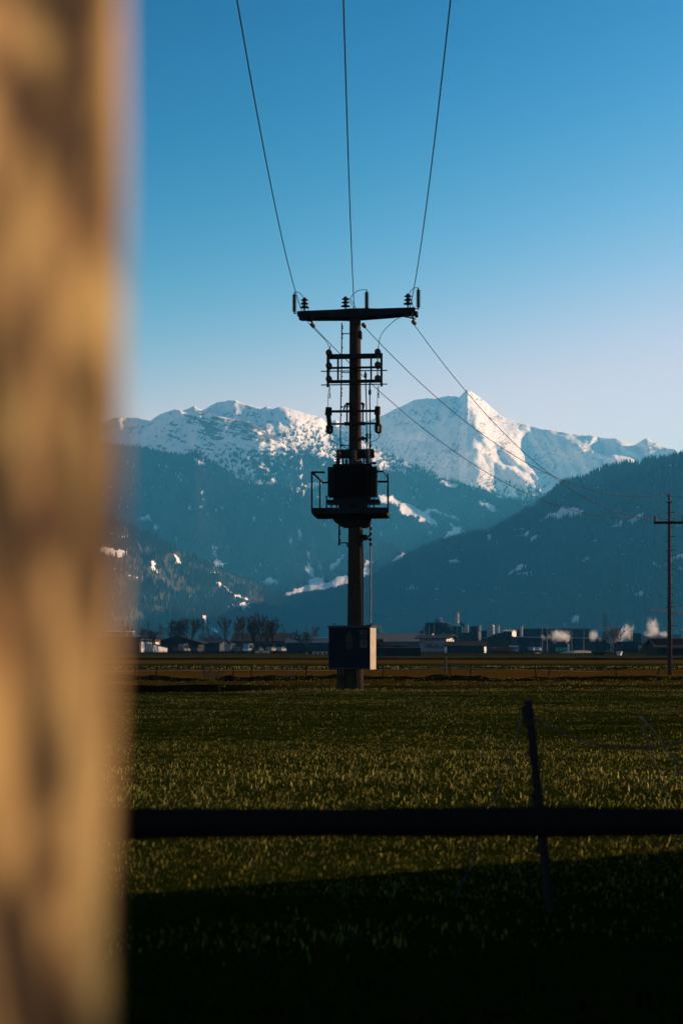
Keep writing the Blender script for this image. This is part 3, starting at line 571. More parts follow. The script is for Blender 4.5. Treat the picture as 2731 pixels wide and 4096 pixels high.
# a split post with one flat face turned to the sun; its sharp far arris is the blurred edge
ex, ey = -.080, .50; fx, fy = -.66, -.75          # along the visible face
nx, ny = -.75, .66                                 # into the post
mb = MB(); cs = []
for (a, c) in ((0, .0), (.012, -.008), (.10, -.012), (.19, -.006), (.2, .01), (.2, .16), (.18, .19), (.02, .19), (0, .17)):
    cs.append((ex + fx * a + nx * c * 1.0, ey + fy * a + ny * c * 1.0))
nz = 26; rr = random.Random(4)
for k in range(nz):
    z = -.4 + 2.9 * k / (nz - 1)
    for (x, y) in cs: mb.v.append((x + rr.gauss(0, .0012) + .004 * math.sin(z * 5.1), y + rr.gauss(0, .0012), z))
m_ = len(cs)
for k in range(nz - 1):
    for i in range(m_): mb.f.append((k * m_ + i, k * m_ + (i + 1) % m_, (k + 1) * m_ + (i + 1) % m_, (k + 1) * m_ + i))
mb.f.append(tuple(range(m_ - 1, -1, -1))); mb.f.append(tuple(range((nz - 1) * m_, nz * m_)))
o = mb.build('wooden_post', pm, loc=(ex - .1, ey, 0)); tag(o, 'rough tan wooden post very close at the left edge, sunlit and out of focus', 'post')

rail_d = 4.0
t = thing('rail_fence', 'dark wooden rail crossing the whole foreground in shade', 'fence', (0, rail_d, 0))
mb = MB(); rq = random.Random(12); mb.lathe([(.0405 + rq.gauss(0, .0012) + .0016 * math.sin(k * .9), -3.2 + k * .16) for k in range(41)], (0, rail_d, sz(3296, rail_d)), axis='x', n=14); mb.v = [(a, b_ + .006 * math.sin(a * 1.3), c + .005 * math.sin(a * 1.1 + 1)) for a, b_, c in mb.v]
dark_wood = mat('dark_shaded_wood', (.012, .010, .009), 1, (.008, .007, .006), 20, .003, stretch=(2, 20, 20), spec=.0)
mb.build('rail', dark_wood, t, smooth=True)
for x in (-1.9, 2.3):
    mb = MB(); mb.lathe([(.07, -.3), (.068, .9), (.06, 1.02), (.02, 1.06)], (x, rail_d + .115, 0), n=12); mb.build('fence_post', dark_wood, t, smooth=True)

sd_ = 7.0
def S_(px, py, dd=0): return W(px, py, sd_ + dd)
sb = (sx(2190, sd_), sd_, 0)
t = thing('leaning_stake', 'dark fence stake leaning left, with insulators, behind the foreground rail', 'stake', sb)
p_top, p_bot = Vector(S_(2110, 2800)), Vector(S_(2197, 3640)); p_bot = p_bot + (p_bot - p_top).normalized() * .28
ax = (p_top - p_bot).normalized(); mb = MB(); mb.tube(p_bot, p_top, .0245, .0215, 10); stake_m = mat('stake_wood', (.02, .018, .016), .95, (.012, .011, .01), 30, .002, spec=.1)
mb.build('stake_shaft', stake_m, t)
for py in (2850, 2892, 3015, 3130, 3200, 3400):
    f_ = (py - 2800) / 840.; px = 2110 + 87 * f_; mb = MB(); hgt = 46 if py in (2850, 3200) else 22
    a = Vector(S_(px - 26, py - hgt / 2)); c = Vector(S_(px - 26 + hgt * .1, py + hgt / 2))
    mb.path([Vector(S_(px - 14, py - hgt / 2)), a, c, Vector(S_(px - 14, py + hgt / 2))], .006, 6); mb.tube(a, (a + c) / 2, .009, .007, 8)
    mb.build('ring_insulator', black_plastic, t)
tw = mat('fence_twine', (.045, .05, .06), .8)
def strand(pts, r_, label, name='fence_wire', group=None, m=tw):
    mb = MB(); mb.path(pts, r_, 5); o = mb.build(name, m, loc=tuple(pts[0])); return tag(o, label, 'wire', group)
strand([S_(2086, 2866), S_(2050, 2990, -.1), S_(2010, 3110, -.15), S_(1965, 3240, -.2), S_(1900, 3420, -.25), S_(1820, 3600, -.3)], .0026, 'slack wire dropping left from the leaning stake')
pts = []
for k in range(15):
    u = k / 14; px = 2128 + u * 720; py = 2858 + (2925 - 2858) * u + 4 * 118 * u * (1 - u) * (1 - .25 * u); pts.append(S_(px, py, u * .5))
strand(pts, .0034, 'sagging wire from the leaning stake to the right edge')
strand([S_(2560, 2868, 1.5), S_(2620, 2930, 1.2), S_(2680, 3025, .9), S_(2760, 3150, .6), S_(2860, 3300, .3)], .0032, 'thicker dark cord running down to the right edge')
# dry twig standing by the right edge
mb = MB(); d = 9.0
mb.path([W(2700, 3420, d), W(2660, 3180, d), W(2600, 3000, d), W(2560, 2880, d), W(2528, 2785, d)], .004, 5)
for a, b_ in (((2600, 3000), (2618, 2960)), ((2560, 2880), (2612, 2862)), ((2640, 3100), (2600, 3040)), ((2660, 3180), (2690, 3100))): mb.path([W(*a, d), W(*b_, d)], .003, 4)
o = mb.build('dry_twig', mat('twig_bark', (.025, .02, .016), .9), loc=(sx(2700, d), d, 0)); tag(o, 'bare dark twig slanting up through the wires near the right edge', 'twig')

# unseen shed, added at the right only to cast shade over the foreground
t = thing('shed', 'dark plank shed just outside the right edge of the view', 'shed', (4.6, 3.7, 0))
mb = MB(); mb.box(4.7, 8.6, 3.8, 10.1, -.1, 2.5); mb.build('wall', mat('added_shed_inner', (.05, .04, .03), .9), t)
plm = bpy.data.meshes.new('plank'); q = MB().box(0, .022, 0, .19, 0, 2.5); plm.from_pydata(q.v, [], q.f); plm.materials.append(dark_wood)
for k in range(31):
    o = bpy.data.objects.new('plank', plm); col.objects.link(o); o.parent = t; o.location = (4.676 - 4.6, 3.8 + k * .2 - 3.7, 0)
mb = MB(); mb.prism([(4.4, 2.42), (6.65, 3.5), (8.9, 2.42), (8.9, 2.52), (6.65, 3.62), (4.4, 2.52)], 3.5, 10.2); mb.build('roof', mat('added_shed_roof', (.06, .05, .045), .8), t)

# ---------------------------------------------------------------- the transformer pole
PD = 47.7
YAW = R(-4.5)
base = (sx(1420, PD), PD, sz(2745, PD))
def M(px, py, dy=0.0):   # point in the pole's own upright plane
    return ((px - CX) / F * PD, PD + dy, sz(py, PD))
def Z1(x, y, dy=0.0): return M(1130 + .3827 * x, 1120 + .3827 * y, dy)
def Z2(x, y, dy=0.0): return M(1200 + .2806 * x, 1680 + .2806 * y, dy)
def Z3(x, y, dy=0.0): return M(1200 + .2977 * x, 2080 + .2977 * y, dy)
def bx(mb, Z, x0, y0, x1, y1, dy0, dy1):
    a = Z(x0, y0); c = Z(x1, y1); return mb.box(min(a[0], c[0]), max(a[0], c[0]), PD + dy0, PD + dy1, min(a[2], c[2]), max(a[2], c[2]))
pole = thing('transformer_pole', 'tall dark power pole in the middle, carrying switches and a transformer platform', 'power pole', base, YAW)
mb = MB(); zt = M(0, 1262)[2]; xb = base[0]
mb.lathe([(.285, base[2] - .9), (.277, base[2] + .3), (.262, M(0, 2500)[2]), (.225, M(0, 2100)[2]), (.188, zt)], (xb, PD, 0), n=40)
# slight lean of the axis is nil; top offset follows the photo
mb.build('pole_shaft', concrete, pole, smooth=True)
mb = MB(); out = [Z1(160, 336), Z1(250, 333), Z1(600, 325), Z1(700, 317), Z1(830, 317), Z1(1000, 323), Z1(1385, 318), Z1(1388, 365), Z1(1100, 388), Z1(870, 401), Z1(720, 409), Z1(600, 404), Z1(340, 400), Z1(185, 397), Z1(160, 385)]
mb.prism([(p[0], p[2]) for p in out], PD - .30, PD - .18); mb.prism([(p[0], p[2]) for p in out], PD + .19, PD + .31)
for x in (200, 520, 1000, 1340): bx(mb, Z1, x, 340, x + 12, 392, -.19, .20)
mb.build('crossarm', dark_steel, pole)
def shed_insulator(name, top, bot, r_core, r_shed, n, parent, conical=True, m=porcelain):
    top, bot = Vector(top), Vector(bot); L = (top - bot).length; ax = (top - bot).normalized(); pr = [(r_core, 0)]
    for k in range(n):
        h = L * (k + .25) / n; s = r_shed * (1 if not conical else (1.05 - .12 * k / n + (.15 if k == 0 else 0)))
        pr += [(r_core, h - L * .1 / n), (s, h), (s, h + L * .06 / n), (r_core * 1.05, h + L * (.42 if conical else .25) / n)]
    pr += [(r_core, L * .97), (r_core * .55, L)]
    mb = MB(); mb.lathe(pr, bot, axis=tuple(ax), n=14); return mb.build(name, m, parent, smooth=False)
for x, yt, yb in ((232, 182, 296), (660, 180, 292), (1310, 162, 280)):
    pi = shed_insulator('pin_insulator', Z1(x, yt, -.12), Z1(x, yb, -.12), .055, .135, 3, pole)
    mb = MB(); a = Z1(x, yb - 4, -.12); c = Z1(x, 345, -.12); mb.tube(a, c, .022, n=8); mb.build('pin', dark_steel, pi)
for x, yt, yb, xe in ((122, 122, 340, 165), (880, 112, 318, 880), (1417, 98, 318, 1380)):
    ar = shed_insulator('surge_arrester', Z1(x, yt + 18, -.05), Z1(x, yb - 18, -.05), .045, .083, 10, pole, False, black_plastic)
    mb = MB(); mb.tube(Z1(x, yt, -.05), Z1(x, yt + 20, -.05), .02); mb.build('arrester_terminal', dark_steel, ar); mb = MB(); mb.tube(Z1(x, yb - 20, -.05), Z1(x, yb + 6, -.05), .025)
    mb.tube(Z1(x, yb, -.05), Z1(xe, yb - 3, -.05), .018); mb.build('arrester_bracket', dark_steel, ar)
# dead-end insulators under the arm
for pts in (((195, 392), (240, 430)), ((320, 398), (335, 432)), ((1268, 385), (1305, 415)), ((1392, 372), (1402, 420)), ((865, 400), (872, 436))):
    a, c = Z1(*pts[0], -.28), Z1(*pts[1], -.34); mb = MB(); mb.tube(a, c, .085, .06, 10); mb.build('strain_insulator', black_plastic, pole)
for pts in (((285, 432), (322, 460)), ((828, 440), (858, 472)), ((1350, 420), (1382, 448))):
    a, c = Z1(*pts[0], .2), Z1(*pts[1], .3); mb = MB(); mb.lathe([(.03, 0), (.07, .04), (.072, .14), (.045, .19)], a, axis=tuple(Vector(c) - Vector(a)), n=12); mb.build('strain_insulator', mat('tan_insulator', (.16, .10, .06), .6), pole)
for a, c in ((Z1(240, 412, -.1), Z1(305, 422, .1)), (Z1(1300, 403, -.1), Z1(1385, 412, .1)), (Z1(300, 398, .1), Z1(305, 440, .15)), (Z1(1362, 375, .1), Z1(1362, 425, .15))):
    mb = MB(); mb.tube(a, c, .024); mb.build('link_bar', dark_steel, pole)
# jumpers
def jumper(Z, pts, r_=.011, dy=-.1):
    # smooth through the given points
    P = [Vector(Z(x, y, dy)) for x, y in pts]; out = []
    for i in range(len(P) - 1):
        p0, p1, p2, p3 = P[max(i - 1, 0)], P[i], P[i + 1], P[min(i + 2, len(P) - 1)]
        for k in range(5):
            t_ = k / 5; out.append(.5 * ((2 * p1) + (-p0 + p2) * t_ + (2 * p0 - 5 * p1 + 4 * p2 - p3) * t_ ** 2 + (-p0 + 3 * p1 - 3 * p2 + p3) * t_ ** 3))
    out.append(P[-1]); mb = MB(); mb.path(out, r_, 6); return mb.build('jumper_wire', wire_m, pole)
for p in ([(122, 122), (150, 121), (178, 132), (203, 158), (222, 188)], [(880, 112), (820, 113), (775, 128), (735, 162), (706, 208)], [(670, 190), (712, 212), (745, 260), (776, 318)], [(664, 200), (705, 232), (730, 275), (748, 318)], [(1415, 102), (1378, 104), (1350, 122), (1330, 150), (1322, 178)],
          [(215, 200), (204, 250), (225, 320), (236, 345)], [(245, 215), (262, 285), (285, 360)], [(1303, 190), (1300, 260), (1312, 340)], [(1325, 195), (1350, 240), (1362, 320)],
          [(238, 400), (300, 480), (400, 580), (455, 640), (480, 690), (491, 770)], [(1262, 388), (1170, 440), (1080, 520), (1025, 600), (1003, 700), (1003, 770)],
          [(490, 1130), (478, 1210), (475, 1350)], [(995, 1120), (993, 1240), (991, 1350)]): jumper(Z1, p)
for p in ([(432, 215), (434, 285), (500, 330), (530, 370), (541, 440)], [(1128, 215), (1122, 275), (1060, 315), (985, 345), (955, 390), (946, 470)], [(770, 170), (790, 270), (752, 350), (745, 460)]): jumper(Z2, p, .012, -.25)
# climbing rail with step bolts
mb = MB(); mb.path([Z1(621, 455, -.1), Z1(618, 900, -.1), Z1(606, 1568, -.1), Z2(577, 440, -.1)], .022, 6); rl = mb.build('climbing_rail', dark_steel, pole)
for y_ in (490, 510, 575, 610, 710, 912, 1010, 1140, 1185, 1215, 1335, 1415): mb = MB(); xx = 621 - (y_ - 455) * .0135; mb.tube(Z1(xx, y_, -.1), Z1(xx + 15, y_, -.1), .02, n=6); mb.tube(Z1(xx + 12, y_ - 6, -.1), Z1(xx + 12, y_ + 6, -.1), .016, n=6); mb.build('step_bolt', dark_steel, rl)
for x0, y_, x1 in ((630, 563, 712), (625, 970, 712), (622, 1327, 700)): mb = MB(); mb.tube(Z1(x0 - 10, y_, -.08), Z1(x1, y_, -.05), .016, n=6); mb.build('rail_bracket', dark_steel, pole)
for q_ in ((705, 565, 712, 606, -.15, .1), (704, 975, 712, 1016, -.15, .1), (800, 545, 828, 610, -.2, .2), (702, 1300, 712, 1370, -.2, .2)): mb = MB(); bx(mb, Z1, *q_); mb.build('pole_clamp', dark_steel, pole)
mb = MB(); bx(mb, Z2, 680, 430, 694, 448, -.1, .1); mb.build('pole_clamp', dark_steel, pole); mb = MB(); mb.tube(Z2(590, 360), Z2(700, 360), .016, n=6); bx(mb, Z2, 586, 345, 600, 385, -.14, -.04); mb.build('rail_bracket', dark_steel, pole)
# switch frame
def beam(x0, y0, x1, y1, a=-.38, b_=-.28, Z=Z1, name='frame_beam', m=dark_steel): mb = MB(); bx(mb, Z, x0, y0, x1, y1, a, b_); return mb.build(name, m, pole)
beam(497, 794, 1042, 843); beam(500, 927, 1030, 945); beam(500, 1064, 1030, 1094)
beam(470, 794, 498, 1140, -.41, -.385); beam(1027, 794, 1051, 1140, -.41, -.385); beam(579, 843, 598, 1064, -.405, -.382); beam(923, 843, 941, 1064, -.405, -.382); beam(785, 820, 792, 1064, -.405, -.382)
for y_ in (976, 1118): mb = MB(); mb.tube(Z1(414, y_, -.44), Z1(1101, y_, -.44), .019, n=8); mb.build('operating_shaft', dark_steel, pole)
for x in (499, 1003):
    for y_ in (795, 928, 1066):
        mb = MB(); mb.lathe([(.05, -.22), (.105, -.2), (.105, -.12), (.07, -.1), (.07, -.04), (.105, -.02), (.105, .06), (.04, .1)], Z1(x, y_, -.45), axis='y', n=16); mb.build('switch_insulator', porcelain, pole)
    mb = MB(); mb.tube(Z1(x - 6, 800, -.5), Z1(x - 6, 1066, -.5), .014, n=6); mb.tube(Z1(x + 7, 800, -.52), Z1(x + 7, 1066, -.52), .010, n=6); mb.build('contact_blade', galv, pole)
for x, y0 in ((505, 1128), (1010, 1128)):
    mb = MB(); mb.tube(Z1(x, y0, -.45), Z1(x, 1212, -.45), .010, n=6); bx(mb, Z1, x - 6, 1210, x + 6, 1232, -.47, -.43); bx(mb, Z1, x - 9, 1230, x - 5, 1260, -.46, -.44); bx(mb, Z1, x + 5, 1230, x + 9, 1260, -.46, -.44); bx(mb, Z1, x - 9, 1248, x + 9, 1254, -.46, -.44); mb.build('hanging_eye_rod', dark_steel, pole)
for x in (497, 1003):
    mb = MB(); mb.tube(Z1(x + 5, 690, -.1), Z1(x - 3, 775, -.3), .018, .012, 6) if x < 800 else mb.tube(Z1(x, 700, -.1), Z1(x, 775, -.3), .016, n=6); mb.build('wire_sleeve', black_plastic, pole)
# fuse frame
beam(518, 1377, 975, 1399); beam(522, 1510, 990, 1527)
for x0, x1 in ((671, 686), (835, 850)): beam(x0, 1300, x1, 1512, -.30, -.22)
beam(652, 1500, 700, 1530, -.36, -.16); beam(790, 1500, 868, 1530, -.36, -.16); beam(668, 1298, 704, 1318, -.34, -.1); beam(826, 1298, 850, 1312, -.34, -.1)
for a, c in (((665, 1320), (650, 1378)), ((860, 1315), (848, 1378))): mb = MB(); mb.tube(Z1(*a, -.42), Z1(*c, -.42), .028, n=6); mb.build('fuse_stay', dark_steel, pole)
for s_, x0, x1 in ((-1, 492, 436), (1, 1000, 1125)):
    fu = None; mb = MB()
    if s_ < 0: mb.tube(Z1(494, 1352, -.45), Z1(490, 1432, -.45), .105, .12, 12); mb.tube(Z1(490, 1430, -.45), Z2(436, 110, -.45), .082, .08, 12); mb.tube(Z2(438, 108, -.45), Z2(433, 205, -.45), .128, .12, 12); mb.tube(Z2(433, 203, -.45), Z2(430, 224, -.45), .11, .06, 12)
    else: mb.tube(Z1(1002, 1350, -.45), Z1(997, 1432, -.45), .095, .11, 12); mb.tube(Z1(999, 1430, -.45), Z2(1124, 110, -.45), .078, .078, 12); mb.tube(Z2(1126, 105, -.45), Z2(1124, 205, -.45), .13, .12, 12); mb.tube(Z2(1124, 203, -.45), Z2(1122, 224, -.45), .11, .06, 12)
    mb.build('fuse_cutout', black_plastic, pole)
for q_ in ((Z2(1128, 130, -.57), Z2(1127, 205, -.57), .022), (Z2(450, 155, -.57), Z2(448, 195, -.57), .01)): mb = MB(); mb.tube(*q_, n=6); mb.build('fuse_tube', mat('pale_plastic', (.5, .45, .35), .4), pole)
# drive rods
for pts, ins in (([Z1(867, 965, -.2), Z1(878, 1280, -.2), Z1(882, 1568, -.2), Z2(953, 445, -.2)], [(Z1(868, 985, -.2), Z1(870, 1040, -.2))]), ([Z1(914, 1100, -.2), Z1(915, 1300, -.2), Z2(1003, 60, -.2), Z2(1004, 640, -.2)], [(Z1(915, 1170, -.2), Z1(915, 1215, -.2))])):
    mb = MB(); mb.path(pts, .02, 7); dr = mb.build('drive_rod', dark_steel, pole)
    for a, c in ins: mb = MB(); mb.lathe([(.03, 0), (.05, .04), (.05, .13), (.03, .19)], c, axis='z', n=10); mb.build('rod_insulator', porcelain, dr)
for x, y_ in ((957, 232), (1003, 232), (955, 305), (1004, 385)): mb = MB(); p = Z2(x, y_ + 25, -.2); mb.lathe([(.025, 0), (.045, .03), (.045, .09), (.025, .13)], p, n=10); mb.build('rod_insulator', porcelain, pole)
mb = MB(); bx(mb, Z2, 870, 262, 940, 282, -.25, .0); bx(mb, Z2, 885, 250, 912, 292, -.28, .05); bx(mb, Z2, 940, 265, 1022, 276, -.24, -.16); mb.build('rod_guide', dark_steel, pole)
mb = MB(); bx(mb, Z1, 908, 1098, 922, 1150, -.3, -.18); mb.build('rod_crank', dark_steel, pole)
# control box behind bushings, posts beneath it
mb = MB(); bx(mb, Z2, 555, 448, 1058, 561, -.55, -.22); cb = mb.build('cable_box', mat('box_grey', (.012, .012, .012), .7, spec=.1), pole)
for k in range(9): mb = MB(); bx(mb, Z2, 1058, 456 + 11 * k, 1066, 462 + 11 * k, -.5, -.28); mb.build('cable_gland', black_plastic, cb)
beam(602, 560, 629, 690, -.3, -.24, Z2); beam(901, 560, 923, 690, -.3, -.24, Z2); beam(540, 430, 556, 450, -.42, -.3, Z2)
# platform under the transformer
pl = MB(); a = Z2(218, 1305); c = Z2(1278, 1392); x0_, x1_ = a[0], c[0]; z0_, z1_ = c[2], a[2]
fr = MB()
bx(fr, Z2, 222, 1308, 1270, 1385, -1.42, -1.34); bx(fr, Z2, 222, 1322, 1270, 1390, .44, .52); bx(fr, Z2, 222, 1312, 238, 1388, -1.34, .44); bx(fr, Z2, 1240, 1312, 1262, 1388, -1.34, .44)
fr.build('platform_frame', dark_steel, pole)
for k in range(9):
    mb = MB(); y0 = -1.33 + k * .196; bx(mb, Z2, 239, 1330, 1239, 1345, y0, y0 + .17); mb.build('deck_plank', galv, pole)
def upright(x, y0, y1, dy): mb = MB(); bx(mb, Z2, x - 10, y0, x + 10, y1, dy - .03, dy + .03); mb.build('railing_post', dark_steel, pole)
upright(226, 812, 1362, -1.45); upright(264, 850, 1320, .4); upright(1278, 842, 1386, -1.45); upright(1247, 812, 1380, .4)
def rbar(p, q, r_=.035): mb = MB(); mb.tube(p, q, r_, n=6); mb.build('railing_bar', dark_steel, pole)
rbar(Z2(232, 815, -1.45), Z2(408, 818, -1.45)); rbar(Z2(232, 818, -1.45), Z2(305, 866, .4)); rbar(Z2(300, 867, .4), Z2(408, 867, .4))
rbar(Z2(1092, 815, -1.45), Z2(1215, 812, -1.45)); rbar(Z2(1092, 862, .4), Z2(1250, 862, .4)); rbar(Z2(1210, 808, -1.45), Z2(1250, 822, .4), .02)
for x, y0 in ((420, 1130), (486, 1235), (560, 1235), (990, 1235), (1020, 1130), (1077, 1130)): beam(x - 9, y0, x + 9, 1310, -1.2, -1.12, Z2, 'transformer_leg_frame')
# bracket bowl under the platform
mb = MB(); prof = [Z2(482, 1393), Z2(482, 1440), Z2(560, 1500), Z2(610, 1523), Z2(682, 1535), Z2(925, 1535), Z2(960, 1525), Z2(985, 1500), Z2(1006, 1440), Z2(1008, 1393)]
mb.prism([(p[0], p[2]) for p in prof], PD - .34, PD - .27); mb.prism([(p[0], p[2]) for p in prof], PD + .27, PD + .34); bx(mb, Z2, 520, 1395, 960, 1415, -.9, .5); mb.build('platform_bracket', dark_steel, pole)
# lower fittings
mb = MB(); mb.path([Z2(557, 1495), Z3(525, 70), Z3(522, 342)], .028, 6); lr = mb.build('climbing_rail', dark_steel, pole)
for y_ in (150, 185, 192, 265, 282, 322): mb = MB(); mb.tube(Z3(522, y_), Z3(546, y_), .022, n=6); mb.build('step_bolt', dark_steel, lr)
mb = MB(); mb.tube(Z3(530, 306), Z3(638, 306), .018, n=6); bx(mb, Z3, 630, 306, 642, 362, -.2, .1); mb.build('rail_bracket', dark_steel, pole)
mb = MB(); bx(mb, Z3, 838, 202, 900, 275, -.15, .12); bx(mb, Z3, 795, 250, 845, 280, -.3, .1); bx(mb, Z3, 805, 165, 832, 205, -.3, .1); bx(mb, Z3, 808, 308, 838, 348, -.3, .1); mb.tube(Z3(895, 238), Z3(935, 205), .03, n=6); mb.tube(Z3(895, 238), Z3(940, 275), .03, n=6); mb.build('rod_bracket', dark_steel, pole)
for y_ in (120, 190, 265, 330): mb = MB(); p = Z3(948, y_ + 20); mb.lathe([(.03, 0), (.055, .01), (.03, .03), (.055, .05), (.03, .07), (.055, .09), (.03, .11)], p, n=10); mb.build('rod_insulator', porcelain, pole)
mb = MB(); mb.path([Z2(1000, 1440), Z3(942, 60), Z3(948, 400), Z3(944, 1425)], .028, 10); mb.build('drive_rod', mat('zinc_pipe', (.22, .20, .17), .6), pole)
mb = MB(); mb.path([Z3(838, 130, -.05), Z3(846, 600, -.05), Z3(846, 1425, -.05)], .022, 8); mb.build('earth_cable', dark_steel, pole)
for x0, x1 in ((1347, 1357), (1359.5, 1370), (1372, 1382), (1383, 1389)):
    mb = MB(); cxx = (x0 + x1) / 2; mb.tube(M(cxx, 2670, .02), M(cxx, 2760, .02), (x1 - x0) / 2 / F * PD, n=12); mb.build('cable_conduit', black_plastic, pole)
mb = MB(); mb.path([M(1429, 2672, -.3), M(1431, 2700, -.3), M(1432, 2762, -.3)], .012, 8); mb.build('earth_cable', galv, pole)

# transformer standing on the platform
tr = thing('transformer', 'finned oil transformer standing on the pole platform', 'transformer', (sx(1418, PD), PD - .75, Z2(0, 1306)[2]), YAW)
tmat = mat('transformer_paint', (.012, .012, .011), .8, (.008, .008, .007), 8, spec=.1)
def tb(x0, y0, x1, y1, a, b_, name, m=tmat, par=tr): mb = MB(); bx(mb, Z2, x0, y0, x1, y1, a, b_); return mb.build(name, m, par)
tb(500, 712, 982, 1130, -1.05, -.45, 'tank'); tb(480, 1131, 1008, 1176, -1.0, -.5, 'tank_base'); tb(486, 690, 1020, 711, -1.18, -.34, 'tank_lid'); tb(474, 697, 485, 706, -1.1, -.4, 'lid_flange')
for k in range(20):
    x = 506 + k * 23.6; tb(x, 724, x + 5, 1118, -1.27, -1.052, 'cooling_fin')
for k in range(7):
    y0 = -1.1 + k * .1; tb(408, 724, 498, 1128, y0, y0 + .03, 'cooling_fin'); tb(1010 if k else 1012, 724, 1088, 1128, y0, y0 + .03, 'cooling_fin')
tb(984, 730, 1008, 1128, -.98, -.5, 'tank_rib'); tb(500, 800, 982, 812, -1.29, -1.275, 'fin_brace')
tb(386, 1182, 1130, 1230, -1.1, -1.0, 'skid_beam', dark_steel); tb(386, 1182, 1130, 1230, -.5, -.4, 'skid_beam', mat('light_channel', (.06, .055, .045), .7))
for x in (620, 885):
    for dy in (-1.06, -.46): mb = MB(); p = Z2(x, 1262, dy); mb.lathe([(.10, -.04), (.15, -.035), (.15, .0), (.13, .005), (.13, .04)], p, axis='y', n=18); mb.build('wheel', dark_steel, tr)
for x in (545, 770, 958):
    shed_insulator('bushing', Z2(x, 478, -.85), Z2(x, 690, -.85), .06, .11, 6, tr, True)
for k in range(4): mb = MB(); p = Z2(800 + k * 24, 690, -.9); mb.lathe([(.035, 0), (.045, .04), (.03, .09), (.02, .16 - .01 * k)], p, n=8); mb.build('low_voltage_bushing', porcelain, tr)
mb = MB(); p = Z2(664, 690, -.9); mb.lathe([(.06, 0), (.045, .05), (.04, .14), (.02, .2)], p, n=8); mb.build('filler_cap', dark_steel, tr)
mb = MB(); mb.tube(Z2(1015, 657, -.8), Z2(1066, 662, -.8), .04, .045, 10); mb.tube(Z2(1064, 650, -.8), Z2(1070, 676, -.8), .04, .03, 8); mb.tube(Z2(1003, 690, -.8), Z2(1003, 655, -.8), .03, n=8); mb.build('valve', dark_steel, tr)

# electrical cabinet on the pole
cbx = thing('electrical_cabinet', 'grey metal switch cabinet on the lower pole, its right side brightly sunlit', 'cabinet', (sx(1408, PD), PD - .62, Z3(0, 2005)[2]), R(-18))
def cw(x0, y0, x1, y1, a, b_, name, m=grey_paint, par=None):
    k = 1.045  # a front turned by 18 degrees looks narrower
    xc = sx(1408, PD); xa = xc + (Z3(x0, 0)[0] - xc) * k; xb_ = xc + (Z3(x1, 0)[0] - xc) * k
    mb = MB(); mb.box(xa, xb_, PD - .62 + a, PD - .62 + b_, Z3(0, y1)[2], Z3(0, y0)[2]); return mb.build(name, m, par or cbx)
shaded_door_m = mat('cabinet_front_shaded', (.009, .012, .015), .8, (.007, .009, .012), 4, spec=.08)  # same cabinet, near black: the shade on its front is put into the colour
cw(430, 1445, 975, 2002, -.33, .33, 'cabinet_body'); cw(414, 1424, 996, 1444, -.37, .38, 'lid', mat('cabinet_lid_shaded', (.05, .045, .04), .7, (.035, .03, .028), 4, spec=.1)); dr = cw(430, 1447, 975, 1985, -.352, -.332, 'door', shaded_door_m); cw(430, 1988, 975, 2002, -.345, -.332, 'door_sill', shaded_door_m)  # lid darkened as well, its colour standing in for shade
for x in (453, 972): mb = MB(); ring = [(sx(1200 + .2977 * x, PD) + .045 * math.cos(t_ * .5236), PD - .62, Z3(0, 1412)[2] + .045 * math.sin(t_ * .5236)) for t_ in range(13)]; mb.path(ring, .012, 6); mb.build('lifting_eye', dark_steel, cbx)
mb = MB(); mb.path([(Z3(890, 0)[0], PD - .6, Z3(0, 1412)[2]), (Z3(925, 0)[0], PD - .6, Z3(0, 1418)[2]), (Z3(965, 0)[0], PD - .6, Z3(0, 1408)[2])], .016, 6); mb.build('padlock_cable', dark_steel, cbx)
st_w = mat('shaded_sticker_white', (.045, .055, .07), .7, (.04, .05, .06), 2); st_r = mat('shaded_sticker_red', (.035, .004, .003), .7, (.03, .003, .003), 2); st_y = mat('shaded_sticker_yellow', (.035, .025, .001), .7, (.03, .02, .001), 2); st_k = mat('sticker_ink', (.004, .004, .004), .8)  # sticker colours dimmed to match the shade painted on the front
s1 = cw(845, 1486, 936, 1550, -.357, -.3525, 'label_plate', st_w); cw(868, 1490, 930, 1547, -.360, -.3575, 'red_field', st_r, dr)
cw(846, 1562, 936, 1590, -.357, -.3525, 'label_plate', mat('sticker_grey', (.018, .018, .02), .7)); cw(845, 1608, 937, 1716, -.357, -.3525, 'label_plate', st_w); cw(874, 1614, 930, 1680, -.360, -.3575, 'printed_field', mat('sticker_pale', (.03, .037, .045), .7), dr)
for q in (1508, 1516, 1524): cw(875, q, 905, q + 2, -.363, -.3605, 'printed_line', st_w, dr)
cw(880, 1662, 912, 1672, -.363, -.3605, 'printed_line', st_k, dr)
cw(655, 1576, 746, 1640, -.357, -.3525, 'warning_plate', st_y)
xc = sx(1408, PD); tri = [(xc + (Z3(x, 0)[0] - xc) * 1.045, Z3(0, y_)[2]) for x, y_ in ((650, 1570), (748, 1570), (699, 1492))]
mb = MB(); mb.prism(tri, PD - .62 - .357, PD - .62 - .3525); mb.build('warning_triangle', st_y, cbx)
bolt = [(xc + (Z3(x, 0)[0] - xc) * 1.045, Z3(0, y_)[2]) for x, y_ in ((704, 1512), (686, 1540), (698, 1540), (690, 1562), (712, 1532), (700, 1532))]
mb = MB(); mb.prism(bolt, PD - .62 - .360, PD - .62 - .3575); mb.build('lightning_mark', st_k, cbx)
for q in (1592, 1606, 1620): cw(666, q, 736, q + 3, -.360, -.3575, 'printed_line', st_k, dr)
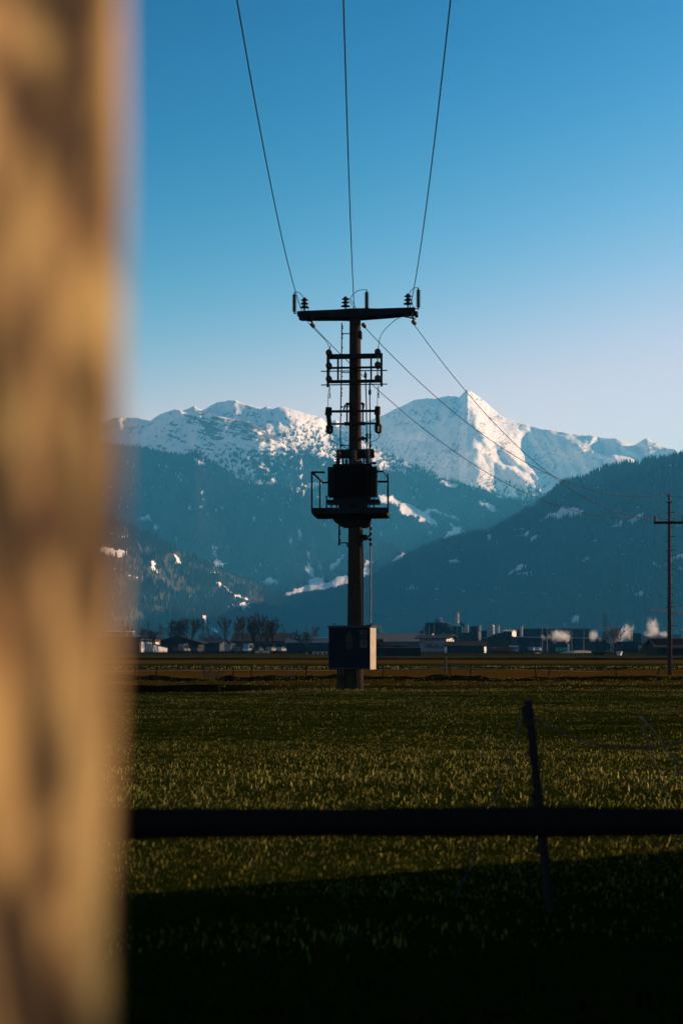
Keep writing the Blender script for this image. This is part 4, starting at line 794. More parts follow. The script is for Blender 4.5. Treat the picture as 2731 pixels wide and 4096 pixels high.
mb = MB(); mb.lathe([(.115, 0), (.115, .004)], (xc + (Z3(700, 0)[0] - xc) * 1.045, PD - .62 - .357, Z3(0, 1695)[2]), axis='y', n=24); mb.build('round_sticker', mat('round_sticker', (.016, .017, .018), .7, (.01, .012, .014), 4), cbx)
mb = MB(); mb.lathe([(.035, 0), (.03, .03)], (xc + (Z3(447, 0)[0] - xc) * 1.045, PD - .62 - .365, Z3(0, 1715)[2]), axis='y', n=12); mb.build('lock', dark_steel, cbx)

# conductors
def cable(pts, r_, label, group=None):
    mb = MB(); mb.path(pts, r_, 6); o = mb.build('power_cable', wire_m, loc=tuple(pts[0])); return tag(o, label, 'power cable', group)
lab = ['left overhead cable coming from the pole over the camera', 'middle overhead cable coming from the pole over the camera', 'right overhead cable coming from the pole over the camera']
for i, (x_, y_, m2) in enumerate(((1208, 1246, -.0123), (1417, 1242, -.0158), (1637, 1239, -.0222))):
    X0, z0 = sx(x_, PD), sz(y_, PD); cable([(X0 + m2 * s_, PD - s_, z0 - .1334 * s_ + .0035 * s_ * s_) for s_ in np.linspace(-.1, 56, 60)], .0125, lab[i])
P2 = 67.2
def hang(a, b_, sag, r_, label, n_=40):
    a, b_ = Vector(a), Vector(b_); cable([a.lerp(b_, t_) - Vector((0, 0, 4 * sag * t_ * (1 - t_))) for t_ in np.linspace(0, 1, n_)], r_, label)
hang(M(1252, 1297, .3), W(2615, 2066, P2), 2.0, .012, 'lowest cable running from the pole to the left arm of the second pole')
hang(M(1458, 1300, .3), W(2675, 1975, P2), 1.9, .012, 'middle cable running from the pole to the top of the second pole')
hang(M(1657, 1290, .3), W(2732, 2064, P2), 2.15, .012, 'upper right cable running from the pole to the right arm of the second pole')
print('t pole')

# ---------------------------------------------------------------- second pole at the right
b2 = (sx(2676, P2), P2, 0.0)
p2 = thing('utility_pole', 'slender power pole with step pegs near the right edge', 'power pole', b2)
def N2(x, y_, dy=0): px, py = 2450 + x * .3612, 1900 + y_ * .3614; return ((px - CX) / F * P2, P2 + dy, sz(py, P2))
mb = MB(); mb.tube((N2(628, 2215)[0], P2, -.6), N2(622, 300), .118, .062, 16); mb.build('pole_shaft', mat('pole_wood', (.055, .042, .03), .95, (.035, .027, .02), 20, .004, stretch=(4, 4, .5)), p2, smooth=True)
mb = MB(); p = N2(443, 530); q_ = N2(800, 530); mb.box(p[0], q_[0], P2 - .16, P2 - .10, p[2] - .06, p[2] + .06); mb.build('crossarm', dark_steel, p2)
shed_insulator('line_insulator', N2(622, 208), N2(622, 282), .055, .105, 6, p2, False, porcelain); shed_insulator('line_insulator', N2(458, 456, -.13), N2(458, 520, -.13), .055, .10, 6, p2, False, porcelain); shed_insulator('line_insulator', N2(776, 452, -.13), N2(776, 520, -.13), .055, .10, 6, p2, False, porcelain)
mb = MB(); bx2 = lambda x0, y0, x1, y1: mb.box(N2(x0, 0)[0], N2(x1, 0)[0], P2 - .1, P2 + .1, N2(0, y1)[2], N2(0, y0)[2]); bx2(597, 295, 647, 306); mb.build('pole_cap', dark_steel, p2); mb = MB(); bx2(605, 520, 640, 545); mb.build('arm_clamp', dark_steel, p2)
for k in range(22):
    y_ = 420 + k * 52.5 + (3 if k % 2 else 0); side = (-1, 1)[k % 2]; x0 = 622 + (y_ - 300) * .0033; w_ = 15 + (y_ - 300) * .006
    if y_ > 1640: break
    mb = MB(); mb.tube(N2(x0 + side * w_ * .8, y_), N2(x0 + side * (w_ + 22), y_ - 2), .022, .008, 6); mb.build('step_peg', dark_steel, p2)
for y_ in (415, 520, 680, 833, 1045, 1252, 1462, 1672):
    x0 = 622 + (y_ - 300) * .0033; mb = MB(); mb.tube(N2(x0 + 14, y_), N2(x0 + 62, y_ - 2), .018, n=6); mb.tube(N2(x0 + 60, y_ - 10), N2(x0 + 60, y_ + 3), .018, n=6); mb.tube(N2(x0 + 16, y_ - 6), N2(x0 + 16, y_ + 8), .035, n=6); mb.build('step_peg', galv, p2)
def away(x_, y_, pts, label):
    cable([N2(x_, y_)] + [N2(a, c, dy) for a, c, dy in pts], .008, label)
away(636, 235, [(700, 370, -4), (775, 520, -9), (900, 790, -16), (1100, 1200, -25)], 'cable leaving the top of the second pole to the lower right')
away(470, 462, [(545, 620, -4), (620, 745, -8), (690, 860, -11), (778, 985, -15), (900, 1150, -20)], 'cable leaving the left arm of the second pole to the lower right')

# ---------------------------------------------------------------- thin fence stakes in the middle field
stm = mat('thin_stake', (.010, .008, .006), .95, spec=.05)
STK = [(543, 2676, 535, 2725, 'thin stake nearest to the big wooden post'), (629, 2668, 621, 2722, 'tilted thin stake rising from the round dark clod'), (936, 2671, 928, 2720, 'thin stake rising from the larger clod left of the pole'),
       (1003, 2663, 1006, 2727, 'upright thin stake midway between wooden post and pole'), (1227, 2658, 1221, 2720, 'tilted thin stake closest to the left of the pole'), (1531, 2666, 1531, 2723, 'upright thin stake closest to the right of the pole'),
       (1797, 2652, 1799, 2721, 'thin stake just right of the stout short post'), (1884, 2661, 1874, 2718, 'thin stake tilting right, below the farm shed'), (2138, 2654, 2143, 2724, 'thicker stake straight below the twin street lamps'),
       (2199, 2667, 2188, 2724, 'thin stake tilting right, below the green container'), (2459, 2662, 2465, 2724, 'dark stake below the leafless trees at the right'), (2635, 2673, 2620, 2724, 'thin stake tilting right just left of the second pole')]
for x0, y0, x1, y1, lb in STK:
    d = 57.0; a = Vector(W(x0, y0, d)); c = Vector(W(x1, y1 + 6, d)); c.z = float(ground_h(c.x, d)) - .1
    mb = MB(); mb.tube(c, a, .026 if x0 != 2138 else .034, .022, 6); o = mb.build('fence_stake', stm, loc=tuple(c)); tag(o, lb, 'stake', 'thin stakes across the field')
d = 74.; mb = MB(); a = W(1781, 2626, d); mb.tube((a[0], d, -.2), a, .066, .06, 10); mb.lathe([(.06, 0), (.03, .03)], a, n=10); o = mb.build('short_post', mat('short_post_wood', (.05, .04, .03), .9), loc=(a[0], d, 0)); tag(o, 'stout dark short post standing alone in the field right of the pole', 'post')
pts = [(400, 2685), (700, 2683), (1000, 2681), (1300, 2682), (1560, 2678), (1781, 2671), (2000, 2677), (2200, 2681), (2466, 2690), (2731, 2696), (2900, 2700)]
strand([W(x_, y_, 76) for x_, y_ in pts], .007, 'pale fence tape stretched low across the field', m=mat('pale_tape', (.45, .38, .3), .6))
strand([W(x_, y_, 57.2) for x_, y_ in ((543, 2682), (629, 2674), (936, 2678), (1003, 2670), (1227, 2664), (1531, 2672), (1799, 2658), (1884, 2667))], .003, 'thin dark wire strung between the field stakes')

# ---------------------------------------------------------------- the farms and the works behind the field
glass = mat('dark_window_glass', (.015, .018, .022), .15, spec=.5)
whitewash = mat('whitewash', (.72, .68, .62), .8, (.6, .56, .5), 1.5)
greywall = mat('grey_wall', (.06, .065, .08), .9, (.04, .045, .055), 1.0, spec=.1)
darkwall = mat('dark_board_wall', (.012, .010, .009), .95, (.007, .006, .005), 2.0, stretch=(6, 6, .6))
bluewall = mat('blue_grey_cladding', (.022, .03, .045), .8, (.015, .022, .033), .8, spec=.1)
brownroof = mat('brown_tile_roof', (.011, .007, .005), 1, (.006, .004, .003), 3.0, spec=.1)
darkroof = mat('dark_sheet_roof', (.010, .012, .015), .8, (.007, .008, .01), 1.0, spec=.1)
blueroof = mat('blue_sheet_roof', (.018, .035, .055), .7, (.013, .025, .04), .8, spec=.15)
steel_m = mat('bright_steel', (.45, .43, .40), .4, (.3, .29, .27), 1.0, metallic=.3)
plant_m = mat('works_cladding', (.014, .018, .025), .85, (.009, .012, .016), .5, spec=.1)

def gable(name, label, cat, x0, x1, yr, ye, yb, d, dep, wallm, roofm, yaw=0.0, axis='x', over=.5, wins=(), group=None, endm=None, winm=None, thick=.22, frames=False):
    X0, X1 = sx(x0, d), sx(x1, d); zr, ze, zb = sz(yr, d), sz(ye, d), min(0, sz(yb, d)) - .3
    cx = (X0 + X1) / 2; t = thing(name, label, cat, (cx, d, 0), yaw, group)
    if axis == 'x':
        mb = MB(); mb.prismx([(d, zb), (d + dep, zb), (d + dep, ze), (d + dep / 2, zr - thick), (d, ze)], X0, X1); mb.build('wall', wallm, t)
        sl = (zr - ze) / (dep / 2); o_ = over
        mb = MB(); mb.prismx([(d - o_, ze - sl * o_ + .03), (d + dep / 2, zr - thick + .03), (d + dep + o_, ze - sl * o_ + .03), (d + dep + o_, ze - sl * o_ + .03 + thick), (d + dep / 2, zr + .03), (d - o_, ze - sl * o_ + .03 + thick)], X0 - over, X1 + over); mb.build('roof', roofm, t)
        if endm: mb = MB(); mb.prismx([(d + .05, zb), (d + dep - .05, zb), (d + dep - .05, ze - .1), (d + dep / 2, zr - thick - .1), (d + .05, ze - .1)], X1 + .003, X1 + .09); mb.build('gable_wall', endm, t)
    else:
        mb = MB(); mb.prism([(X0, zb), (X1, zb), (X1, ze), (cx, zr - thick), (X0, ze)], d, d + dep); mb.build('wall', wallm, t)
        sl = (zr - ze) / ((X1 - X0) / 2); o_ = over
        mb = MB(); mb.prism([(X0 - o_, ze - sl * o_ + .03), (cx, zr - thick + .03), (X1 + o_, ze - sl * o_ + .03), (X1 + o_, ze - sl * o_ + .03 + thick), (cx, zr + .03), (X0 - o_, ze - sl * o_ + .03 + thick)], d - over, d + dep + over); mb.build('roof', roofm, t)
    for (a, b_, c, e_) in wins:
        mb = MB(); mb.box(sx(a, d), sx(b_, d), d - .06, d - .004, sz(e_, d), sz(c, d)); w_ = mb.build('window', winm or glass, t)
        if frames: mb = MB(); f_ = .08; A_, B_, C__, E__ = sx(a, d), sx(b_, d), sz(e_, d), sz(c, d); mb.box(A_ - f_, A_, d - .09, d - .004, C__, E__); mb.box(B_, B_ + f_, d - .09, d - .004, C__, E__); mb.box(A_, B_, d - .09, d - .004, E__, E__ + f_); mb.box(A_, B_, d - .12, d - .004, C__ - f_, C__); mb.build('window_frame', mat('window_frame_wood', (.10, .07, .05), .8), w_)
    return t
def block(name, label, cat, x0, x1, yt, yb, d, dep, m, roofm=None, yaw=0.0, wins=(), group=None, winm=None):
    X0, X1 = sx(x0, d), sx(x1, d); zt = sz(yt, d); t = thing(name, label, cat, ((X0 + X1) / 2, d, 0), yaw, group)
    mb = MB(); mb.box(X0, X1, d, d + dep, min(0, sz(yb, d)) - .3, zt - .3); mb.build('wall', m, t)
    mb = MB(); mb.box(X0 - .12, X1 + .12, d - .12, d + dep + .12, zt - .29, zt); mb.build('roof', roofm or darkroof, t)
    for (a, b_, c, e_) in wins: mb = MB(); mb.box(sx(a, d), sx(b_, d), d - .06, d - .004, sz(e_, d), sz(c, d)); mb.build('window', winm or glass, t)
    return t

# left: open hay barn with the sunlit end
d = 400
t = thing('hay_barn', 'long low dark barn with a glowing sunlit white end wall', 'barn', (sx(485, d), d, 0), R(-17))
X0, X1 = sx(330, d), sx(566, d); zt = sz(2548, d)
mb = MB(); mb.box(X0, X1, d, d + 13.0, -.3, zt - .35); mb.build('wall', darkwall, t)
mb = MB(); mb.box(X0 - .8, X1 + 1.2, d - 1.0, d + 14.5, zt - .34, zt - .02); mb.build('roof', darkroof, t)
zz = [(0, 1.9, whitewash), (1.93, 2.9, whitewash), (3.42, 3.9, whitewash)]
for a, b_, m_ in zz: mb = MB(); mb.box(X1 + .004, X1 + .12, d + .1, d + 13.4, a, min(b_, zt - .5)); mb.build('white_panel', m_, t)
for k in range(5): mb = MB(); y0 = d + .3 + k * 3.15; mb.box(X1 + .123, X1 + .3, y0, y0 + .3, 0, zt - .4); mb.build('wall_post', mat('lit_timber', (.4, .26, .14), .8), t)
mb = MB(); mb.prismx([(d + 2, 2.1), (d + 14, 2.9), (d + 14, 3.3), (d + 2, 2.6)], X0, X0 + .5); mb.build('gable_board', darkwall, t)
t = thing('lean_to', 'small white lean-to shining beside the dark gable barn', 'shed', (sx(640, 405), 405, 0), R(55)); d = 405
mb = MB(); mb.prism([(sx(593, d), -.2), (sx(685, d), -.2), (sx(685, d), sz(2591, d)), (sx(610, d), sz(2578, d)), (sx(593, d), sz(2578, d))], d, d + 4); mb.build('wall', whitewash, t)
mb = MB(); mb.prism([(sx(590, d), sz(2577.4, d)), (sx(610, d), sz(2577.2, d)), (sx(688, d), sz(2590.4, d)), (sx(688, d), sz(2589, d)), (sx(610, d), sz(2575.8, d)), (sx(590, d), sz(2576, d))], d - .3, d + 4.3); mb.build('roof', darkroof, t)
t = block('white_house', 'pale flat house with bright roof edge behind the long barn', 'house', 425, 505, 2524, 2560, 620, 12, greywall, mat('bright_roof', (.6, .5, .36), .4), R(-10), [(450, 478, 2530, 2541)])
gable('dark_barn', 'big dark barn with a flat gable behind the birch trunks', 'barn', 622, 795, 2543, 2570, 2608, 430, 22, darkwall, darkroof, 0, 'y', 1.0)
t = gable('farmhouse', 'dark farmhouse with one chimney right of the gable barn', 'house', 795, 880, 2556, 2573, 2608, 450, 13, greywall, darkroof, R(-8), 'x', .8, [(803, 809, 2578, 2584), (822, 828, 2578, 2584), (845, 851, 2578, 2584), (862, 868, 2578, 2584)])
mb = MB(); d = 450; mb.box(sx(819, d), sx(824, d), d + 5, d + 6, sz(2565, d), sz(2552, d)); mb.build('chimney', greywall, t)
gable('long_barn', 'long barn with a tall brown roof behind the tallest bare trees', 'barn', 932, 1154, 2531, 2566, 2608, 480, 26, greywall, brownroof, 0, 'x', .8, [(950, 963, 2538, 2542)] + [(985 + 30 * k, 1003 + 30 * k, 2574, 2604) for k in range(5)], winm=darkwall)
t = gable('low_hall', 'low hall with a blue sheet roof and a row of windows, left of the cabinet', 'hall', 1146, 1420, 2552, 2573, 2608, 462, 20, darkwall, blueroof, 0, 'x', .6, [(1170 + 21 * k, 1186 + 21 * k, 2580, 2587) for k in range(11)], winm=bluewall)
d = 462; mb = MB(); mb.box(sx(1160, d), sx(1420, d), d + 9.6, d + 10.4, sz(2552, d) + .03, sz(2550, d) + .05); mb.build('ridge_cap', steel_m, t)
# right of the pole
t = gable('glass_hall', 'very long hall with a grey ribbed roof right of the cabinet', 'hall', 1430, 1700, 2533, 2558, 2605, 560, 30, darkwall, mat('ribbed_roof', (.012, .017, .022), .95, (.005, .007, .01), 1.0, stretch=(3, .3, .3)), 0, 'x', .6)
gable('stable', 'low stable with a mottled roof in front of the ribbed roof hall', 'barn', 1538, 1690, 2549, 2568, 2605, 500, 18, greywall, mat('mottled_roof', (.03, .026, .025), .95, (.012, .011, .011), 1.2), 0, 'x', .5)
t = thing('silage_bunker', 'dark low concrete silage bunker topped with pale weights', 'bunker', (sx(1560, 214), 214, 0)); d = 214
mb = MB(); mb.box(sx(1440, d), sx(1682, d), d, d + 7, -.3, sz(2591, d)); mb.build('bunker_wall', darkwall, t)
for k in range(22): mb = MB(); x = sx(1496 + 8.6 * k, d); mb.box(x, x + .07, d + .02, d + .1, sz(2591, d) + .003, sz(2589.4, d)); mb.build('weight', whitewash, t)
for k in range(9): mb = MB(); x = sx(1450 + 26 * k, d); mb.box(x, x + .12, d - .06, d - .004, -.2, sz(2593, d)); mb.build('buttress', darkwall, t)
mb = MB(); r_ = random.Random(3); pr = [(1440, 2572), (1460, 2566), (1495, 2560), (1520, 2566), (1548, 2580), (1575, 2584), (1600, 2582), (1625, 2586), (1650, 2586), (1665, 2592)]
n_ = len(pr); vs = []; fs = []; d = 218
for j, yy in enumerate((0, .3, .75, 1, .7, .25, 0)):
    for x_, y_ in pr: vs.append((sx(x_, d) + r_.gauss(0, .08), d - 2 + j * 1.1, max(.4, sz(y_, d) * yy + r_.gauss(0, .03))))
fs = [(j * n_ + i, j * n_ + i + 1, (j + 1) * n_ + i + 1, (j + 1) * n_ + i) for j in range(6) for i in range(n_ - 1)]
mb.add(vs, fs); o = mb.build('manure_heap', mat('brown_heap', (.018, .011, .007), 1, (.008, .005, .003), 3, .1, spec=.0), loc=(sx(1540, d), d, .4)); tag(o, 'brown heap lying on the silage bunker right of the cabinet', 'heap')
# chalet
d = 400
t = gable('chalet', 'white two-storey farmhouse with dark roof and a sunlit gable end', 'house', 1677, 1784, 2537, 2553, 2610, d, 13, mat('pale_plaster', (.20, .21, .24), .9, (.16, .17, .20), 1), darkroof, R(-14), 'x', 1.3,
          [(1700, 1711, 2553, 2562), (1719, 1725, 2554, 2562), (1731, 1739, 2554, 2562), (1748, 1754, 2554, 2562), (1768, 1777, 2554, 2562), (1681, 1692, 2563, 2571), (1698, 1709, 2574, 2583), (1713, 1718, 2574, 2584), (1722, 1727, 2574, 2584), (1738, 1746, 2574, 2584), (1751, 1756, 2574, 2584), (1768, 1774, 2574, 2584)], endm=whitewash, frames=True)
X1 = sx(1784, d)
for y0, y1, za, zb_ in ((2, 3.2, 2.5, 3.6), (6, 7, 2.6, 3.6), (8.5, 9.6, 2.5, 3.6)): mb = MB(); mb.box(X1 + .093, X1 + .12, d + y0, d + y1, za, zb_); mb.build('window', glass, t)
mb = MB(); mb.box(X1 + .093, X1 + 1.2, d + .6, d + 12.4, 2.15, 2.3); mb.build('balcony_floor', mat('lit_timber', (.4, .26, .14), .8), t)
mb = MB(); mb.box(sx(1716, d), sx(1719, d), d + 4.5, d + 5.4, sz(2545, d), sz(2533, d)); mb.build('chimney', whitewash, t)
mb = MB(); mb.box(sx(1752, d), sx(1758, d), d + 6.0, d + 7.0, sz(2542, d), sz(2531, d)); mb.build('chimney', greywall, t)
mb = MB(); mb.box(sx(1700, d), sx(1775, d), d - 1.2, d - .13, sz(2588, d), sz(2585.5, d)); mb.build('balcony_floor', darkwall, t)
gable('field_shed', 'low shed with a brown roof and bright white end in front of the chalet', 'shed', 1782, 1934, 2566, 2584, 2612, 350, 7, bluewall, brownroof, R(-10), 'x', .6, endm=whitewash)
t = thing('white_kiosk', 'tiny bright white box under the left end of the field shed roof', 'hut', (sx(1781, 352), 352, 0)); mb = MB(); d = 352; mb.box(sx(1777, d), sx(1784.5, d), d - 1.4, d - .5, 0, sz(2585, d)); mb.build('wall', whitewash, t)
mb = MB(); mb.box(sx(1776.5, d), sx(1785, d), d - 1.45, d - .45, sz(2585, d) + .003, sz(2584.3, d)); mb.build('roof', darkroof, t)
# works
d = 700
t = thing('factory', 'dark block-shaped timber works with conveyor and rooftop vents', 'factory', (sx(1775, d), d, 0))
def fb(x0, x1, y0, y1, a, b_, name, m=plant_m, dd=700): mb = MB(); mb.box(sx(x0, dd), sx(x1, dd), dd + a, dd + b_, sz(y1, dd), sz(y0, dd)); return mb.build(name, m, t)
fb(1702, 1845, 2506, 2640, 0, 22, 'main_block'); fb(1709, 1794, 2490, 2505.6, 5, 20, 'upper_block'); fb(1684, 1701, 2522, 2640, 2, 14, 'side_block'); fb(1846, 1885, 2530, 2640, 1, 12, 'side_block')
for x0, x1, y0, y1 in ((1764, 1770, 2480, 2489.6), (1771, 1780, 2482, 2489.6)): mb = MB(); mb.tube((sx((x0 + x1) / 2, d), d + 9, sz(y1, d)), (sx((x0 + x1) / 2, d), d + 9, sz(y0, d)), (x1 - x0) / 2 / F * d, n=12); mb.build('vent', steel_m, t)
for x in (1715, 1735, 1805, 1828): fb(x, x + 1.2, 2500, 2540, -.25, -.004, 'downpipe', steel_m)
fb(1845.3, 1847, 2508, 2534, -.5, 1.0, 'corner_trim', steel_m)
mb = MB(); a, c = Vector(W(1742, 2486, d - 6)), Vector(W(1832, 2542, d - 6))
for k in range(2): mb.tube(a + Vector((0, 0, k * 1.2)), c + Vector((0, 0, k * 1.2)), .28, n=6)
for k in range(12): p = a.lerp(c, k / 11); mb.tube(p, p + Vector((0, 0, 1.2)), .12, n=4)
mb.build('conveyor', bluewall, t); mb = MB(); mb.tube((sx(1820, d), d - 6, 0), (sx(1820, d), d - 6, sz(2534, d)), .3, n=6); mb.build('conveyor_leg', bluewall, t)
mb = MB(); mb.path([W(1828, 2540, d - 4), W(1850, 2546, d - 4), W(1878, 2551, d - 4)], .4, 6); mb.build('pipe_bridge', bluewall, t)
mb = MB(); mb.path([W(1760, 2486, d - 1), W(1778, 2488, d - 1), W(1815, 2498, d - 1)], .3, 6); mb.build('roof_pipe', steel_m, t)
mb = MB(); mb.path([W(1838, 2492, d - 1), W(1850, 2497, d - 1), W(1858, 2508, d - 1)], .6, 8); mb.build('roof_pipe', bluewall, t)
def stack(label, x0, x1, yt, yb, d, name='chimney', flare=0, m=steel_m, z0=None):
    x = sx((x0 + x1) / 2, d); r_ = (x1 - x0) / 2 / F * d; zt = sz(yt, d); zb = max(0, sz(yb, d)) if z0 is None else z0
    t = thing(name, label, 'chimney', (x, d, zb)); mb = MB()
    mb.lathe(([(r_ * 1.8, zb), (r_, zb + r_ * 2.4)] if flare else [(r_, zb)]) + [(r_, zt), (r_ * .7, zt)], (x, d, 0), n=18); mb.build('shaft', m, t, smooth=False)
    mb = MB(); mb.lathe([(r_ * 1.03, zt - r_ * .8), (r_ * 1.12, zt - r_ * .7), (r_ * 1.12, zt - r_ * .45), (r_ * 1.03, zt - r_ * .4)], (x, d, 0), n=18); mb.build('collar', plant_m, t)
    return t
stk_m = mat('chimney_metal', (.35, .30, .28), .45, (.25, .22, .2), 1, metallic=.2)
stack('tall pale chimney with a flared foot on the works roof', 1820, 1834, 2448, 2503, 699, flare=1, m=stk_m)
stack('left one of the two short twin tubes right of the tall chimney', 1857.5, 1864, 2496, 2531, 698, m=stk_m); stack('right one of the two short twin tubes right of the tall chimney', 1866, 1872.5, 2496, 2531, 698, m=stk_m)
stack('thin chimney left of the domed silo', 1912, 1922, 2500, 2560, 705, m=stk_m)
stack('square-topped chimney close to the right of the domed silo', 1986, 1996.5, 2498, 2560, 690, m=stk_m)
stack('thick chimney at the left end of the tall flat hall', 2078, 2089.5, 2500, 2575, 680, m=stk_m)
d = 695; x = sx(1962, d); r_ = 14.5 / F * d; zs = sz(2506, d)
t = thing('silo', 'grey silo with a domed top and a small railing among the works', 'silo', (x, d, 0)); mb = MB()
mb.lathe([(r_, 0), (r_, zs), (r_ * .93, zs + .6), (r_ * .7, zs + 1.05), (r_ * .35, zs + 1.3), (.01, zs + 1.35)], (x, d, 0), n=24); mb.build('tank', mat('silo_metal', (.2, .21, .23), .5, (.16, .17, .19), .6, metallic=.2), t)
mb = MB(); mb.path([(x + 1.2 * math.cos(q_ * .6283), d + 1.2 * math.sin(q_ * .6283), zs + 2.1) for q_ in range(11)], .07, 5)
for q_ in range(6): mb.tube((x + 1.2 * math.cos(q_ * 1.047), d + 1.2 * math.sin(q_ * 1.047), zs + 1.0), (x + 1.2 * math.cos(q_ * 1.047), d + 1.2 * math.sin(q_ * 1.047), zs + 2.1), .06, n=4)
mb.build('top_railing', plant_m, t)
block('plant_building', 'dark stepped works building between the twin tubes and the silo', 'factory', 1876, 1946, 2522, 2600, 712, 20, plant_m, wins=[(1888, 1896, 2530, 2536), (1916, 1921, 2520.5, 2528)], winm=bluewall)
block('plant_building', 'narrow dark works tower left of the thin chimney', 'factory', 1888, 1910, 2505, 2600, 725, 12, plant_m)
block('switch_tower', 'small dark tower with one bright wall just left of the silo', 'factory', 1914, 1920, 2521, 2600, 640, 3, whitewash)
gable('works_barn', 'dark gabled shed in front of the domed silo', 'shed', 1952, 2062, 2531, 2552, 2600, 600, 20, darkwall, darkroof, 0, 'y', 1.2)
t = gable('pitched_annex', 'small pale-edged gabled annex left of the flat hall', 'shed', 2010, 2046, 2518, 2526, 2600, 650, 14, plant_m, mat('pale_edge_roof', (.25, .24, .23), .6), R(-15), 'x', .4, endm=whitewash)
t = block('flat_hall', 'tall flat-roofed dark hall behind the steam', 'hall', 2093, 2356, 2514.5, 2600, 720, 60, bluewall, wins=[(2278 + 13 * k, 2284 + 13 * k, 2544, 2556) for k in range(6)], winm=darkwall)
block('hall_annex', 'brownish box annex joined to the left end of the flat hall', 'hall', 2056, 2092, 2520, 2600, 716, 20, darkwall, mat('brown_fascia', (.12, .07, .045), .8))
t = block('pipe_gallery', 'long low works building with a pale pipe along its top', 'factory', 2058, 2420, 2549, 2606, 560, 14, plant_m, wins=[(2120 + 30 * k, 2136 + 30 * k, 2570, 2580) for k in range(5)], winm=bluewall)
d = 560; mb = MB(); mb.tube(W(2060, 2547.5, d - .4), W(2420, 2554, d - .4), .22, n=6); mb.build('pipe', mat('pale_pipe', (.25, .28, .32), .5), t)
block('low_store', 'low dark store with roof boxes below the big steam cloud', 'shed', 2180, 2270, 2572, 2606, 520, 10, bluewall)
for i, (x0, x1) in enumerate(((2189, 2199), (2217, 2227))): t = block('roof_box', ['left', 'right'][i] + ' dark ventilation box on the low store roof', 'vent', x0, x1, 2567, 2572, 522, 1.6, plant_m); 
block('lit_hut', 'small hut with a shining end by the green container', 'hut', 2269, 2276, 2572, 2606, 500, 2, whitewash, yaw=R(-8))
t = block('weighbridge', 'low pale kiosk with a bright roof edge left of the green container', 'kiosk', 2043, 2072, 2582, 2607, 480, 5, mat('pale_kiosk', (.4, .38, .35), .7), mat('bright_roof', (.6, .5, .36), .4), wins=[(2046, 2051, 2588, 2599), (2055, 2060, 2588, 2599), (2064, 2069, 2588, 2599)])
d = 440; t = thing('green_container', 'bright green ribbed container in front of the works', 'container', (sx(2245, d), d, 0)); gcm = mat('green_paint', (.015, .33, .17), .5, (.01, .24, .12), 3)
mb = MB(); mb.box(sx(2225, d), sx(2266, d), d, d + 2.4, .1, sz(2590, d)); mb.build('container_body', gcm, t)
for k in range(8): mb = MB(); x = sx(2227.5 + 5.1 * k, d); mb.box(x, x + .14, d - .1, d - .004, .12, sz(2590.3, d)); mb.build('rib', gcm, t)
block('processing_shed', 'dark flat shed with steam rising at its left end', 'shed', 2350, 2482, 2573, 2606, 470, 16, bluewall, wins=[(2380 + 26 * k, 2392 + 26 * k, 2582, 2594) for k in range(3)], winm=darkwall)
block('dark_store', 'dark plain shed right of the leafless trees', 'shed', 2488, 2551, 2567, 2611, 420, 12, plant_m)
block('pale_store', 'pale flat shed between the dark shed and the round tank', 'shed', 2551, 2594, 2577, 2609, 430, 12, mat('pale_wall', (.28, .32, .36), .8))
block('upper_works', 'distant stepped roofs behind the right-hand steam', 'factory', 2530, 2562, 2533, 2600, 700, 14, plant_m); block('upper_works', 'distant low grey-roofed hall left of the tiled barn', 'factory', 2560, 2720, 2540, 2600, 760, 30, mat('hazy_wall', (.14, .15, .16), .8), yaw=0)
stack('thin shining flue beside the slanting steam', 2524.5, 2527.5, 2527, 2562, 560, m=steel_m); stack('short brownish flue left of the shining one', 2514, 2518, 2540, 2562, 560, m=mat('rust_flue', (.3, .16, .1), .7))
d = 500; x = sx(2602, d); t = thing('round_tank', 'dark round-topped tank at the foot of the tallest steam column', 'tank', (x, d, 0)); mb = MB(); mb.lathe([(1.1, 0), (1.1, 1.0), (2.0, 1.6), (2.0, 2.6), (1.2, 3.2), (.3, 3.4)], (x, d, 0), n=16); mb.build('tank_shell', mat('dark_tank', (.05, .05, .06), .3, metallic=.4), t)
mb = MB(); mb.lathe([(.25, 0), (.25, 4.2)], (x + 1.2, d - 1, 0), n=8); mb.build('vent_pipe', steel_m, t)
t = gable('tiled_barn', 'dark barn with a red-brown tiled roof behind the second pole', 'barn', 2628, 2900, 2553, 2590, 2624, 225, 9, darkwall, mat('red_brown_roof', (.11, .055, .04), .85, (.06, .03, .025), 4), 0, 'x', .5)
d = 225; tm = bpy.data.meshes.new('tile_row'); zr, ze = sz(2553, d), sz(2590, d); q_ = MB()
for r__ in range(9):
    f_ = r__ / 9; yy = d - .5 + (4.5 + .5) * f_; sl = (zr - ze) / 4.5; zz_ = ze - sl * .5 + sl * (yy - d + .5) + .26
    mb = MB()
    for k in range(26):
        x = sx(2622, d) + k * .22; mb.box(x, x + .17, yy, yy + .5, zz_, zz_ + .05)
    o = mb.build('tile_course', mat('roof_tile', (.13, .06, .045), .8, (.06, .03, .025), 9), t); o['kind'] = 'stuff'
block('small_white_hut', 'little white-sided hut below the leafless trees at the right', 'hut', 2466, 2480, 2606, 2624, 235, 1.2, whitewash, mat('bright_roof', (.6, .5, .36), .4), yaw=R(-20))
for i, (x0, x1) in enumerate(((2374, 2390), (2394, 2412))): block('feed_crate', ['left', 'right'][i] + ' of two dark boxes at the field edge below the steam', 'crate', x0, x1, 2611, 2623, 240, .8, darkwall)
d = 300; t = thing('market_stand', 'small stand with a blue cover at the field edge under the bare trees', 'stand', (sx(2436, d), d, 0))
